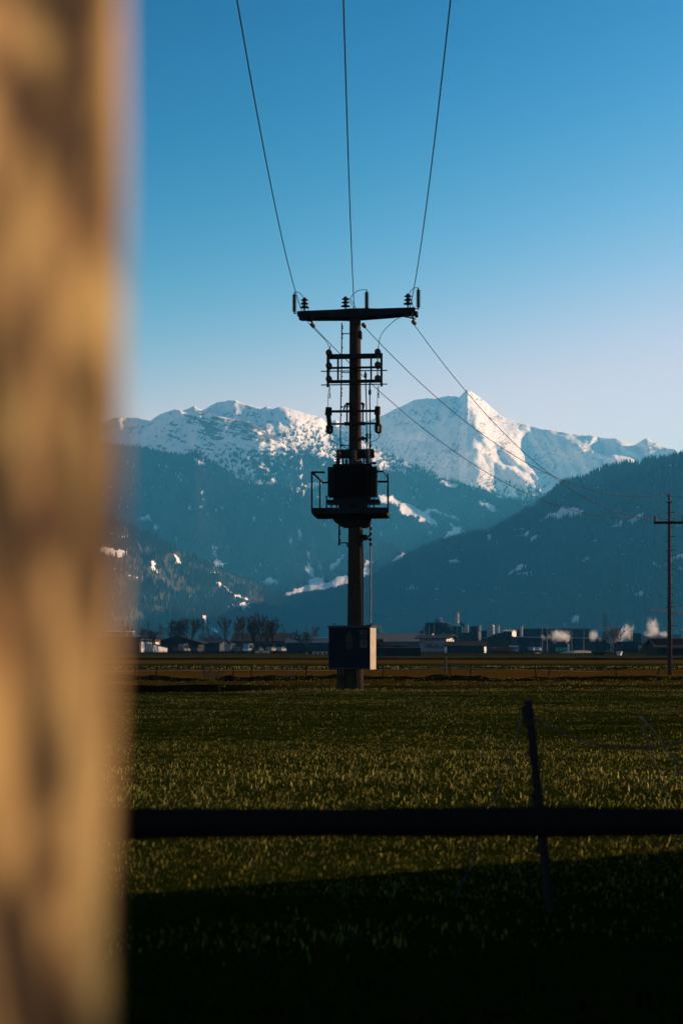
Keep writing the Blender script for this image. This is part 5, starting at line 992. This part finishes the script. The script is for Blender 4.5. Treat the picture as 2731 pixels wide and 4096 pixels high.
mb = MB(); mb.prism([(sx(2422, d), sz(2606, d)), (sx(2436, d), sz(2601, d)), (sx(2451, d), sz(2606, d))], d, d + 1.5); mb.build('cover', mat('blue_cover', (.03, .09, .2), .6), t)
for x_ in (2424, 2449): mb = MB(); mb.box(sx(x_, d), sx(x_ + 1, d), d + .1, d + .16, 0, sz(2606.2, d)); mb.build('leg', darkwall, t)

# lamps, mast, cranes
lampm = mat('lamp_metal', (.12, .12, .13), .5)
def lamp(x_, yt, d, label, arm=6, name='street_lamp', heads=1):
    x = sx(x_, d); t = thing(name, label, 'lamp', (x, d, 0), 0, 'street lamps by the works' if name == 'street_lamp' else 'floodlight masts'); mb = MB(); mb.tube((x, d, 0), (x, d, sz(yt, d)), .11, .07, 6); mb.build('mast', lampm, t)
    mb = MB(); mb.box(x - arm / F * d, x + .1, d - .1, d + .1, sz(yt, d) - .05, sz(yt, d) + .1); mb.build('lamp_head', lampm, t)
for a in ((2167, 2500, 430, 'left one of the tall twin lamps before the flat hall'), (2187, 2500.5, 432, 'right one of the tall twin lamps before the flat hall'), (2285, 2515, 430, 'lamp just right of the big steam cloud', 9), (2333, 2518, 430, 'lamp near the right end of the flat hall', 9), (1695, 2503, 500, 'lamp standing left of the dark works block', 5)): lamp(*a)
for a in ((1229, 2504, 700, 'leftmost of three thin floodlight masts left of the cabinet'), (1242, 2504, 702, 'middle one of three thin floodlight masts left of the cabinet'), (1254, 2501, 704, 'rightmost of three thin floodlight masts left of the cabinet')): lamp(*a, arm=3, name='floodlight_mast')
def lattice(mb, x, d, z0, z1, w0, w1, n, r_):
    P = lambda k, s: (x + s[0] * (w0 + (w1 - w0) * k / n), d + s[1] * (w0 + (w1 - w0) * k / n), z0 + (z1 - z0) * k / n)
    C4 = ((-1, -1), (1, -1), (1, 1), (-1, 1))
    for i, s in enumerate(C4):
        mb.tube(P(0, s), P(n, s), r_, n=4, cap=False); s2 = C4[(i + 1) % 4]
        for k in range(n): mb.tube(P(k, s), P(k + 1, s2), r_ * .6, n=3, cap=False); mb.tube(P(k, s2), P(k + 1, s), r_ * .6, n=3, cap=False)
def pylon(x_, yt, d, label, arms):
    x = sx(x_, d); zt = sz(yt, d); t = thing('lattice_pylon', label, 'pylon', (x, d, 0), 0, 'lattice pylons behind the farms'); mb = MB(); lattice(mb, x, d, -1, zt, 1.3, .12, 9, .17); mb.build('tower', galv, t)
    for f_, w_ in arms:
        mb = MB(); z = zt * f_; mb.tube((x - w_, d, z), (x + w_, d, z), .10, n=4); mb.tube((x - w_, d, z), (x, d, z + 1.4), .07, n=4); mb.tube((x + w_, d, z), (x, d, z + 1.4), .07, n=4)
        for s in (-1, 1): mb.tube((x + s * w_, d, z), (x + s * w_, d, z - 1.0), .08, n=4)
        mb.build('arm', galv, t)
pylon(492, 2470, 900, 'pylon showing through the edge of the blurred post', [(.88, 3.2), (.7, 4.2)]); pylon(513, 2488, 950, 'shorter pylon right of the one at the post edge', [(.8, 3.4), (.6, 3.6)])
pylon(594, 2483, 900, 'pylon above the lit barn end', [(.86, 2.6), (.62, 3.6)]); pylon(641, 2492, 930, 'left one of the close pylon pair over the dark barn', [(.8, 2.8), (.62, 2.4)]); pylon(650, 2494, 960, 'right one of the close pylon pair over the dark barn', [(.8, 2.8), (.62, 2.4)])
pylon(813, 2479, 880, 'left one of two pylons beside the snow strip', [(.86, 1.8), (.66, 3.4), (.5, 2.6)]); pylon(831, 2473, 860, 'right one of two pylons beside the snow strip', [(.84, 2.4), (.66, 3.0), (.5, 2.4)])
d = 640; x = sx(2418, d); t = thing('radio_mast', 'lattice mobile phone mast with antennas above the bare trees', 'mast', (x, d, 0)); mb = MB(); lattice(mb, x, d, 0, sz(2462, d), .75, .45, 12, .07); mb.build('tower', galv, t)
for k in range(6): a_ = k * 1.047; mb = MB(); mb.box(x + .75 * math.cos(a_) - .16, x + .75 * math.cos(a_) + .16, d + .75 * math.sin(a_) - .1, d + .75 * math.sin(a_) + .1, sz(2466, d), sz(2453, d)); mb.build('antenna', lampm, t)
for nm, x_, yt, lb in (('antenna_pole', 2040, 2483, 'taller thin antenna left of the thick chimney'), ('antenna_pole', 2024, 2497, 'shorter thin antenna left of the thick chimney')):
    d = 720; mb = MB(); mb.tube((sx(x_, d), d, 0), (sx(x_, d), d, sz(yt, d)), .16, .07, 6); mb.lathe([(.01, -.15), (.18, 0), (.01, .15)], (sx(x_, d), d, sz(yt, d)), n=8); o = mb.build(nm, lampm, loc=(sx(x_, d), d, 0)); tag(o, lb, 'antenna')
crane_m = mat('orange_crane_paint', (.45, .13, .03), .6, (.35, .09, .025), 1)
def crane(x0, y0, x1, y1, xm, yb, d, label, m, rad=.16):
    xmw = sx(xm, d); t = thing('tower_crane', label, 'crane', (xmw, d, 0)); a = Vector(W(x0, y0, d)); c = Vector(W(x1, y1, d))
    mb = MB(); up = Vector((0, 0, 1.3)); n_ = 16
    for o_ in (Vector((0, -.6, 0)), Vector((0, .6, 0)), up): mb.tube(a + o_, c + o_, rad, n=4, cap=False)
    for k in range(n_):
        p, q2 = a.lerp(c, k / n_), a.lerp(c, (k + 1) / n_); mb.tube(p + Vector((0, -.6, 0)), p.lerp(q2, .5) + up, rad * .55, n=3, cap=False); mb.tube(p.lerp(q2, .5) + up, q2 + Vector((0, -.6, 0)), rad * .55, n=3, cap=False)
    mb.build('jib', m, t); f_ = (xm - x0) / (x1 - x0); p = a.lerp(c, f_); mb = MB(); lattice(mb, xmw, d, 0, p.z + 4.5, .8, .7, 14, rad * .8); mb.build('mast', m, t)
    mb = MB(); mb.tube((xmw, d, p.z + 4.3), a.lerp(c, f_ * .45) + up, rad * .6, n=4); mb.tube((xmw, d, p.z + 4.3), c + up, rad * .6, n=4); mb.build('tie_bar', m, t)
    mb = MB(); mb.box(xmw - 1.6, xmw - .2, d - 1.8, d - .9, p.z - 1.9, p.z - .2); mb.build('cab', m, t)
crane(2583, 2437, 2790, 2461, 2737, 2600, 900, 'orange tower crane reaching in from the right edge behind the second pole', crane_m)
crane(1495, 2510, 1530, 2512.5, 1522, 2600, 2200, 'tiny orange crane far away just right of the cabinet', crane_m, .35)
mb = None

# fences at the far field edge
def rail_fence(pts, ztop, rails, spacing, pr, m, label, cat='fence', depth_r=.05):
    """pts = ground line (x, y) in metres"""
    t = thing('field_fence', label, cat, (pts[0][0], pts[0][1], 0)); P = [Vector((a, b_, 0)) for a, b_ in pts]; L = [0]
    for i in range(1, len(P)): L.append(L[-1] + (P[i] - P[i - 1]).length)
    def at(s):
        for i in range(1, len(P)):
            if s <= L[i]: return P[i - 1].lerp(P[i], (s - L[i - 1]) / (L[i] - L[i - 1]))
        return P[-1]
    n_ = int(L[-1] / spacing); r = random.Random(len(pts) * 7 + n_); first = None
    for k in range(n_ + 1):
        p = at(k * spacing); h = ztop(p.x) * r.uniform(.95, 1.2)
        mb = MB(); mb.box(p.x - pr, p.x + pr, p.y - pr, p.y + pr, -.1, h); mb.build('fence_post', m, t)
    for f_ in rails:
        mb = MB(); q = [at(s) for s in np.linspace(0, L[-1], max(2, n_))]; mb.path([(p.x, p.y - pr - depth_r, ztop(p.x) * f_ + r.gauss(0, .015)) for p in q], depth_r, 4); mb.build('fence_rail', m, t)
    return t
d = 290
rail_fence([(sx(380, d), d), (sx(1345, d), d)], lambda x: .62, (.5, .95), 2.0, .07, dark_wood, 'long dark two-rail fence along the far field edge at the left')
rail_fence([(sx(1690, 300), 300), (sx(2150, 300), 300)], lambda x: .55, (.85,), 1.4, .06, dark_wood, 'dark close-set post fence below the chalet and field shed')
d = 330; pale_rail = mat('pale_rail_wood', (.75, .62, .42), .6, (.6, .5, .34), 2)
t = thing('ramp_railing', 'pale sunlit railing curving up a small ramp before the works', 'railing', (sx(2200, d), d, 0))
gl = [(2138, 2618), (2180, 2619), (2215, 2620), (2245, 2618), (2270, 2612), (2295, 2611), (2325, 2610), (2363, 2612)]
Pw = [Vector(W(x_, y_, 330 + 10 * math.sin(i))) for i, (x_, y_) in enumerate(gl)]
for hz_ in (.28, .56): mb = MB(); mb.path([p + Vector((0, 0, hz_ - .2)) for p in Pw], .035, 4); mb.build('handrail', pale_rail, t)
for i in range(len(Pw) - 1):
    for k in range(5): p = Pw[i].lerp(Pw[i + 1], k / 5); mb = MB(); mb.box(p.x - .06, p.x + .06, p.y - .06, p.y + .06, p.z - .4, p.z + .45); mb.build('railing_post', pale_rail, t)
d = 280; t = thing('trailer', 'low flat trailer shining pale at the field edge left of the cabinet', 'trailer', (sx(1290, d), d, 0)); bright = mat('sunlit_planks', (.7, .55, .38), .5, (.55, .42, .28), 4)
for y0, y1 in ((2607.5, 2610), (2613, 2616)): mb = MB(); mb.box(sx(1250, d), sx(1318, d), d, d + 2.2, sz(y1, d), sz(y0, d)); mb.build('load_deck', bright, t)
for x_ in (1262, 1280, 1300, 1312): mb = MB(); mb.lathe([(.22, -.1), (.22, .1)], (sx(x_, d), d - .12, .2), axis='y', n=12); mb.build('wheel', black_plastic, t)
for x_ in (1256, 1284, 1314): mb = MB(); mb.box(sx(x_, d), sx(x_ + 1, d), d + .05, d + .15, sz(2612.9, d), sz(2610.1, d)); mb.build('stanchion', darkwall, t)
mb = MB(); mb.tube((sx(1229, 270), 270, 0), W(1224.5, 2609, 270), .05, n=5); o = mb.build('leaning_marker', bright, loc=(sx(1229, 270), 270, 0)); tag(o, 'short pale leaning marker post between tree and trailer', 'marker')

# parked machines glinting under the trees
carp = [mat('car_white', (.20, .18, .15), .6, (.17, .15, .13), 1, coat=1), mat('car_silver', (.35, .35, .36), .3, (.3, .3, .31), 1, metallic=.5), mat('car_dark', (.03, .035, .04), .3, (.025, .03, .035), 1), mat('car_red', (.12, .012, .01), .4, (.1, .01, .01), 1)]
def car(x_, d, label, m, kind='car', yaw=1.3):
    x = sx(x_, d); t = thing('parked_' + kind, label, kind, (x, d, 0), yaw, 'vehicles parked under the bare trees'); van = kind == 'van'; L_ = 4.4 if not van else 5.2; H = 1.45 if not van else 2.3
    body = [(-L_ / 2, .35), (L_ / 2, .35), (L_ / 2, .8), (L_ / 2 - .15, .95), (L_ / 2 - 1.0, 1.02), (L_ / 2 - 1.7, H), (-L_ / 2 + .7, H), (-L_ / 2 + .1, 1.0), (-L_ / 2, .9)]
    mb = MB(); mb.prism([(x + a, b_) for a, b_ in body], d - .85, d + .85); mb.build('body', m, t)
    for s in (-.856, .856): mb = MB(); mb.prism([(x + L_ / 2 - 1.25, 1.03), (x + L_ / 2 - 1.75, H - .1), (x - L_ / 2 + .8, H - .1), (x - L_ / 2 + .35, 1.03)], d + s - .004, d + s + .004); mb.build('side_window', glass, t)
    for s in (-1, 1):
        for f_ in (-1, 1): mb = MB(); mb.lathe([(.32, -.1), (.32, .1), (.12, .11)], (x + f_ * L_ * .31, d + s * .8, .32), axis='y', n=12); mb.build('wheel', black_plastic, t)
for a in ((737, 398, 'small white vehicle in front of the dark gable barn', carp[0], 'van', 1.3), (716, 396, 'red car beside the birch trunks', carp[3]), (790, 404, 'dark car before the farmhouse', carp[2]), (925, 395, 'bright white van left of the tall bare trees', carp[0], 'van'), (962, 397, 'white car half hidden by the slender bare tree', carp[0]),
          (996, 396, 'silver van between two bare trees', carp[1], 'van', 1.25), (1035, 398, 'dark car behind the widest bare tree', carp[2]), (1085, 392, 'white car right of the widest bare tree', carp[0]), (1124, 396, 'silver car before the long barn end', carp[1]), (1972, 470, 'white car below the works barn', carp[0]), (2125, 475, 'pale car left of the green container', carp[0]), (2150, 470, 'silver car close to the twin lamps', carp[1])): car(*a)
t = thing('timber_stack', 'row of sunlit stacked boards under the bare trees', 'timber stack', (sx(1047, 330), 330, 0)); d = 330
for k in range(9): mb = MB(); mb.box(sx(1020 + 6 * k + (k > 2) * 4, d), sx(1025 + 6 * k + (k > 2) * 4, d), d, d + .8, 0, sz(2602.5, d)); mb.build('board_pile', bright, t)

# ---------------------------------------------------------------- bare trees
def bark(name, c): return mat(name, c, .95, tuple(q * .5 for q in c), 3, spec=.1)
def tree(px, py_top, d, wpx, seed, label, kind='broom', m=None, py_base=None, stems=1, dens=1.0, group='bare trees at the farms'):
    r = random.Random(seed); x = sx(px, d); H = sz(py_top, d) * 1.07; Wd = wpx / F * d * 1.15; t = thing('bare_tree', label, 'tree', (x, d, 0), 0, group)
    tr_, cr_ = MB(), MB(); m = m or bark('bare_bark', (.030, .022, .018)); tips = [0]
    def grow(p, dr, L, rad, lev):
        q = p + dr * L; rad = max(rad, .042); (tr_ if lev == 0 else cr_).tube(p, q, rad, rad * .68, 5 if lev < 2 else 3, cap=False)
        if lev >= 5 or tips[0] > 2600 * dens: return
        k = 2 if lev in (0, 3) and r.random() < .5 else 3
        for i in range(k):
            a = r.uniform(0, 6.283); sp = {'broom': .36, 'oval': .5, 'wide': .68}[kind] * r.uniform(.5, 1.25); u = dr.orthogonal().normalized(); w_ = dr.cross(u)
            nd = (dr * math.cos(sp) + (u * math.cos(a) + w_ * math.sin(a)) * math.sin(sp)); nd.z += .12 if kind != 'wide' else .04; nd.normalize(); tips[0] += 1
            grow(p.lerp(q, r.uniform(.72, 1.0)) if i else q, nd, L * r.uniform(.6, .88), rad * .58, lev + 1)
        if lev in (1, 2, 3):
            for i in range(2):
                a = r.uniform(0, 6.283); u = dr.orthogonal().normalized(); w_ = dr.cross(u); nd = (dr * .75 + (u * math.cos(a) + w_ * math.sin(a)) * .6); nd.normalize(); grow(p.lerp(q, r.uniform(.3, .8)), nd, L * .5, rad * .4, max(lev + 2, 3))
    for s in range(stems):
        off = (s - (stems - 1) / 2) * Wd * .16; grow(Vector((x + off, d + r.uniform(-.3, .3), -.2)), Vector((r.uniform(-.06, .06) + off * .08, 0, 1)).normalized(), H * .30, H * .022 + .04, 0)
    # fit to the size seen
    zs_ = max(v[2] for v in cr_.v); xs_ = sorted(abs(v[0] - x) for v in cr_.v)[int(len(cr_.v) * .97)]; fz = H / zs_; fx_ = (Wd / 2) / max(xs_, .1)
    for q in (tr_, cr_): q.v = [(x + (a - x) * fx_, d + (b_ - d) * fx_, c * fz) for a, b_, c in q.v]
    tr_.build('trunk', m, t); cr_.build('crown', m, t); return t
birch = mat('birch_bark', (.30, .26, .2), .9, (.05, .045, .04), 2.5, stretch=(1, 1, 4), lo=.45, hi=.55)
tree(696, 2481, 405, 55, 1, 'loose birch with pale trunks left of the dark barn centre', 'oval', None, stems=2)
tree(722, 2478, 410, 60, 22, 'narrow grey tree between the birch and the broad tree', 'broom')
tree(757, 2474, 408, 82, 3, 'broad rounded bare tree over the dark gable barn', 'oval', stems=2)
tree(903, 2469, 405, 50, 4, 'tall egg-shaped bare tree right of the snow strip', 'broom')
tree(943, 2478, 410, 42, 5, 'dark bare tree left of the slender split one', 'broom')
tree(970, 2465, 404, 38, 6, 'slender bare tree with a split crown at the end of the long barn', 'broom')
tree(1045, 2453, 400, 110, 7, 'tallest and widest bare tree before the long barn', 'oval', stems=3)
tree(1082, 2482, 403, 70, 27, 'spreading bare tree leaning over the right of the long barn', 'oval', stems=2)
tree(1012, 2490, 402, 52, 28, 'thin bare tree left of the widest one', 'oval')
tree(1212, 2522, 380, 72, 8, 'low round bare tree left of the floodlight masts', 'wide', stems=2)
tree(1256, 2506, 500, 60, 9, 'bare tree behind the floodlight masts', 'oval')
tree(530, 2507, 420, 52, 10, 'tree above the long barn near the wooden post', 'wide')
tree(587, 2515, 450, 50, 11, 'small round bare tree behind the lit barn end', 'oval'); tree(614, 2518, 440, 40, 12, 'thin bare tree between pylons and barn', 'oval')
tree(611, 2532, 390, 26, 13, 'ivy-dark little tree in front of the lit barn end', 'broom', bark('ivy_bark', (.03, .03, .018)))
tree(865, 2530, 460, 46, 14, 'hazy low bare tree behind the farmhouse', 'wide'); tree(820, 2540, 470, 50, 15, 'low bush-like tree under the two pylons', 'wide')
tree(1515, 2523, 620, 42, 16, 'small brown bare tree above the ribbed hall roof', 'wide'); tree(1135, 2519, 520, 46, 29, 'pale hazy bare tree above the long barn roof', 'wide')
tree(2445, 2508, 380, 46, 17, 'bare tree with several pale stems left of the slanting steam', 'oval', birch, stems=2); tree(2468, 2503, 384, 50, 18, 'twiggy bare tree standing in the slanting steam', 'oval', stems=2); tree(2428, 2530, 382, 36, 30, 'small bare tree at the foot of the radio mast', 'oval')
tree(2606, 2562, 330, 46, 19, 'dark twiggy shrub tree by the tiled barn end', 'wide'); tree(2570, 2580, 340, 36, 20, 'small bare tree before the pale shed', 'wide')
tree(1890, 2552, 480, 60, 21, 'dark bushy tree behind the field shed', 'wide'); tree(2010, 2560, 450, 60, 24, 'dark bare tree before the works barn', 'wide')
# low scrub that fills the gaps
def scrub(x0, x1, yt, d, seed, label, n_=260):
    r = random.Random(seed); mb = MB()
    for i in range(n_):
        x = sx(r.uniform(x0, x1), d); y = d + r.uniform(-3, 3); h = sz(yt, d) * r.uniform(.4, 1.0); p = Vector((x, y, 0)); q = Vector((x + r.gauss(0, .5), y, h * .6)); mb.tube(p, q, .05, .03, 3, cap=False)
        for k in range(3): mb.tube(q.lerp(p, k * .2), q + Vector((r.gauss(0, .6), 0, h * .4 * r.random())), .025, .012, 3, cap=False)
    o = mb.build('hedge', bark('scrub_bark', (.05, .04, .032)), loc=(sx((x0 + x1) / 2, d), d, 0)); tag(o, label, 'hedge', kind='stuff')
scrub(780, 960, 2552, 520, 1, 'leafless hedge between the farmhouse and the long barn', 500); scrub(540, 720, 2550, 520, 2, 'leafless hedge behind the dark barn', 400); scrub(1860, 2060, 2580, 455, 3, 'leafless scrub before the works', 500); scrub(2560, 2640, 2585, 330, 4, 'scrub at the end of the tiled barn', 200)

# ---------------------------------------------------------------- steam
def plume_mat(seed, dens):
    m = bpy.data.materials.new('steam'); m.use_nodes = True; n = m.node_tree.nodes; l = m.node_tree.links; n.remove(n['Principled BSDF']); out = n['Material Output']
    v = n.new('ShaderNodeVolumePrincipled'); v.inputs['Color'].default_value = (.97, .95, .93, 1); v.inputs['Anisotropy'].default_value = .35
    tc = n.new('ShaderNodeTexCoord'); no = n.new('ShaderNodeTexNoise'); no.inputs['Scale'].default_value = .34; no.inputs['Detail'].default_value = 8; no.inputs['Roughness'].default_value = .72; no.inputs['Distortion'].default_value = .5
    mp = n.new('ShaderNodeMapping'); mp.inputs['Location'].default_value = (seed * 3.1, seed, seed * 1.7); l.new(tc.outputs['Object'], mp.inputs[0]); l.new(mp.outputs[0], no.inputs['Vector'])
    # fade towards the hull using generated coordinates: distance from the middle
    su = n.new('ShaderNodeVectorMath'); su.operation = 'SUBTRACT'; su.inputs[1].default_value = (.5, .5, .42); l.new(tc.outputs['Generated'], su.inputs[0])
    le = n.new('ShaderNodeVectorMath'); le.operation = 'LENGTH'; l.new(su.outputs[0], le.inputs[0])
    m1 = n.new('ShaderNodeMath'); m1.operation = 'MULTIPLY_ADD'; l.new(le.outputs['Value'], m1.inputs[0]); m1.inputs[1].default_value = -.75; m1.inputs[2].default_value = .78 - .5
    m2 = n.new('ShaderNodeMath'); m2.operation = 'ADD'; l.new(no.outputs['Fac'], m2.inputs[0]); l.new(m1.outputs[0], m2.inputs[1])
    mr = n.new('ShaderNodeMapRange'); mr.inputs[1].default_value = .515; mr.inputs[2].default_value = 1.02; mr.inputs[3].default_value = 0; mr.inputs[4].default_value = dens; l.new(m2.outputs[0], mr.inputs[0])
    l.new(mr.outputs[0], v.inputs['Density']); l.new(v.outputs[0], out.inputs['Volume']); return m
def plume(pts, d, label, seed, dens=.8):
    mb = MB(); P = [Vector(W(x_, y_, d)) for x_, y_, w_ in pts]; n_ = 14; vs = []
    for k, (p, (x_, y_, w_)) in enumerate(zip(P, pts)):
        r_ = w_ * .72 / F * d
        for i in range(n_): a = 6.283 * i / n_; vs.append((p.x + r_ * math.cos(a), p.y + r_ * math.sin(a), p.z))
    m_ = len(P); fs = [(k * n_ + i, k * n_ + (i + 1) % n_, (k + 1) * n_ + (i + 1) % n_, (k + 1) * n_ + i) for k in range(m_ - 1) for i in range(n_)] + [tuple(range(n_ - 1, -1, -1)), tuple(range((m_ - 1) * n_, m_ * n_))]
    mb.add(vs, fs); o = mb.build('steam_plume', plume_mat(seed, dens * 1.1), loc=tuple(P[0])); tag(o, label, 'steam', 'steam rising from the works')
plume([(2170, 2565, 18), (2170, 2550, 26), (2172, 2535, 26), (2175, 2525, 16)], 500, 'small steam puff at the left lamp of the pair', 1)
plume([(2222, 2574, 60), (2228, 2560, 80), (2236, 2540, 84), (2236, 2522, 76), (2228, 2508, 44)], 505, 'largest steam cloud in front of the flat hall', 2, 1.1)
plume([(2362, 2573, 26), (2364, 2560, 32), (2370, 2542, 34), (2378, 2520, 34), (2384, 2508, 20)], 475, 'steam puff rising at the left end of the processing shed', 3, 1.0)
plume([(2395, 2573, 26), (2400, 2560, 30), (2408, 2545, 26), (2412, 2535, 16)], 478, 'faint steam wisp beside the radio mast foot', 4, .35)
plume([(2460, 2574, 90), (2480, 2562, 80), (2498, 2545, 56), (2510, 2525, 48), (2522, 2505, 44), (2530, 2480, 34), (2534, 2466, 20)], 480, 'slanting steam drifting through the leafless trees', 5, .8)
plume([(2610, 2564, 34), (2606, 2548, 44), (2600, 2530, 48), (2610, 2508, 44), (2615, 2490, 44), (2600, 2466, 40), (2590, 2452, 24)], 490, 'tallest steam column left of the second pole', 6, 1.1)
plume([(2646, 2554, 32), (2650, 2542, 40), (2650, 2528, 40), (2646, 2512, 26)], 495, 'low steam puff touching the second pole', 7, .7)
plume([(1765, 2480, 8), (1765, 2474, 11), (1764, 2466, 8)], 702, 'tiny steam wisp over the roof vent of the works', 8, .5)

# ---------------------------------------------------------------- the air
hm = bpy.data.materials.new('air'); hm.use_nodes = True; n = hm.node_tree.nodes; l = hm.node_tree.links; n.remove(n['Principled BSDF'])
v = n.new('ShaderNodeVolumePrincipled'); v.inputs['Color'].default_value = (.08, .53, 1.0, 1); v.inputs['Absorption Color'].default_value = (1, 1, 1, 1); v.inputs['Density'].default_value = HAZE_D; v.inputs['Anisotropy'].default_value = .2
l.new(v.outputs[0], n['Material Output'].inputs['Volume'])
mb = MB(); mb.box(-12500, 12500, -700, 13500, -4, 1900); hz = mb.build('haze', hm); hz['kind'] = 'stuff'

for o in TEMP:
    if '_o' in o: del o['_o']
print('t done', len(bpy.data.objects))
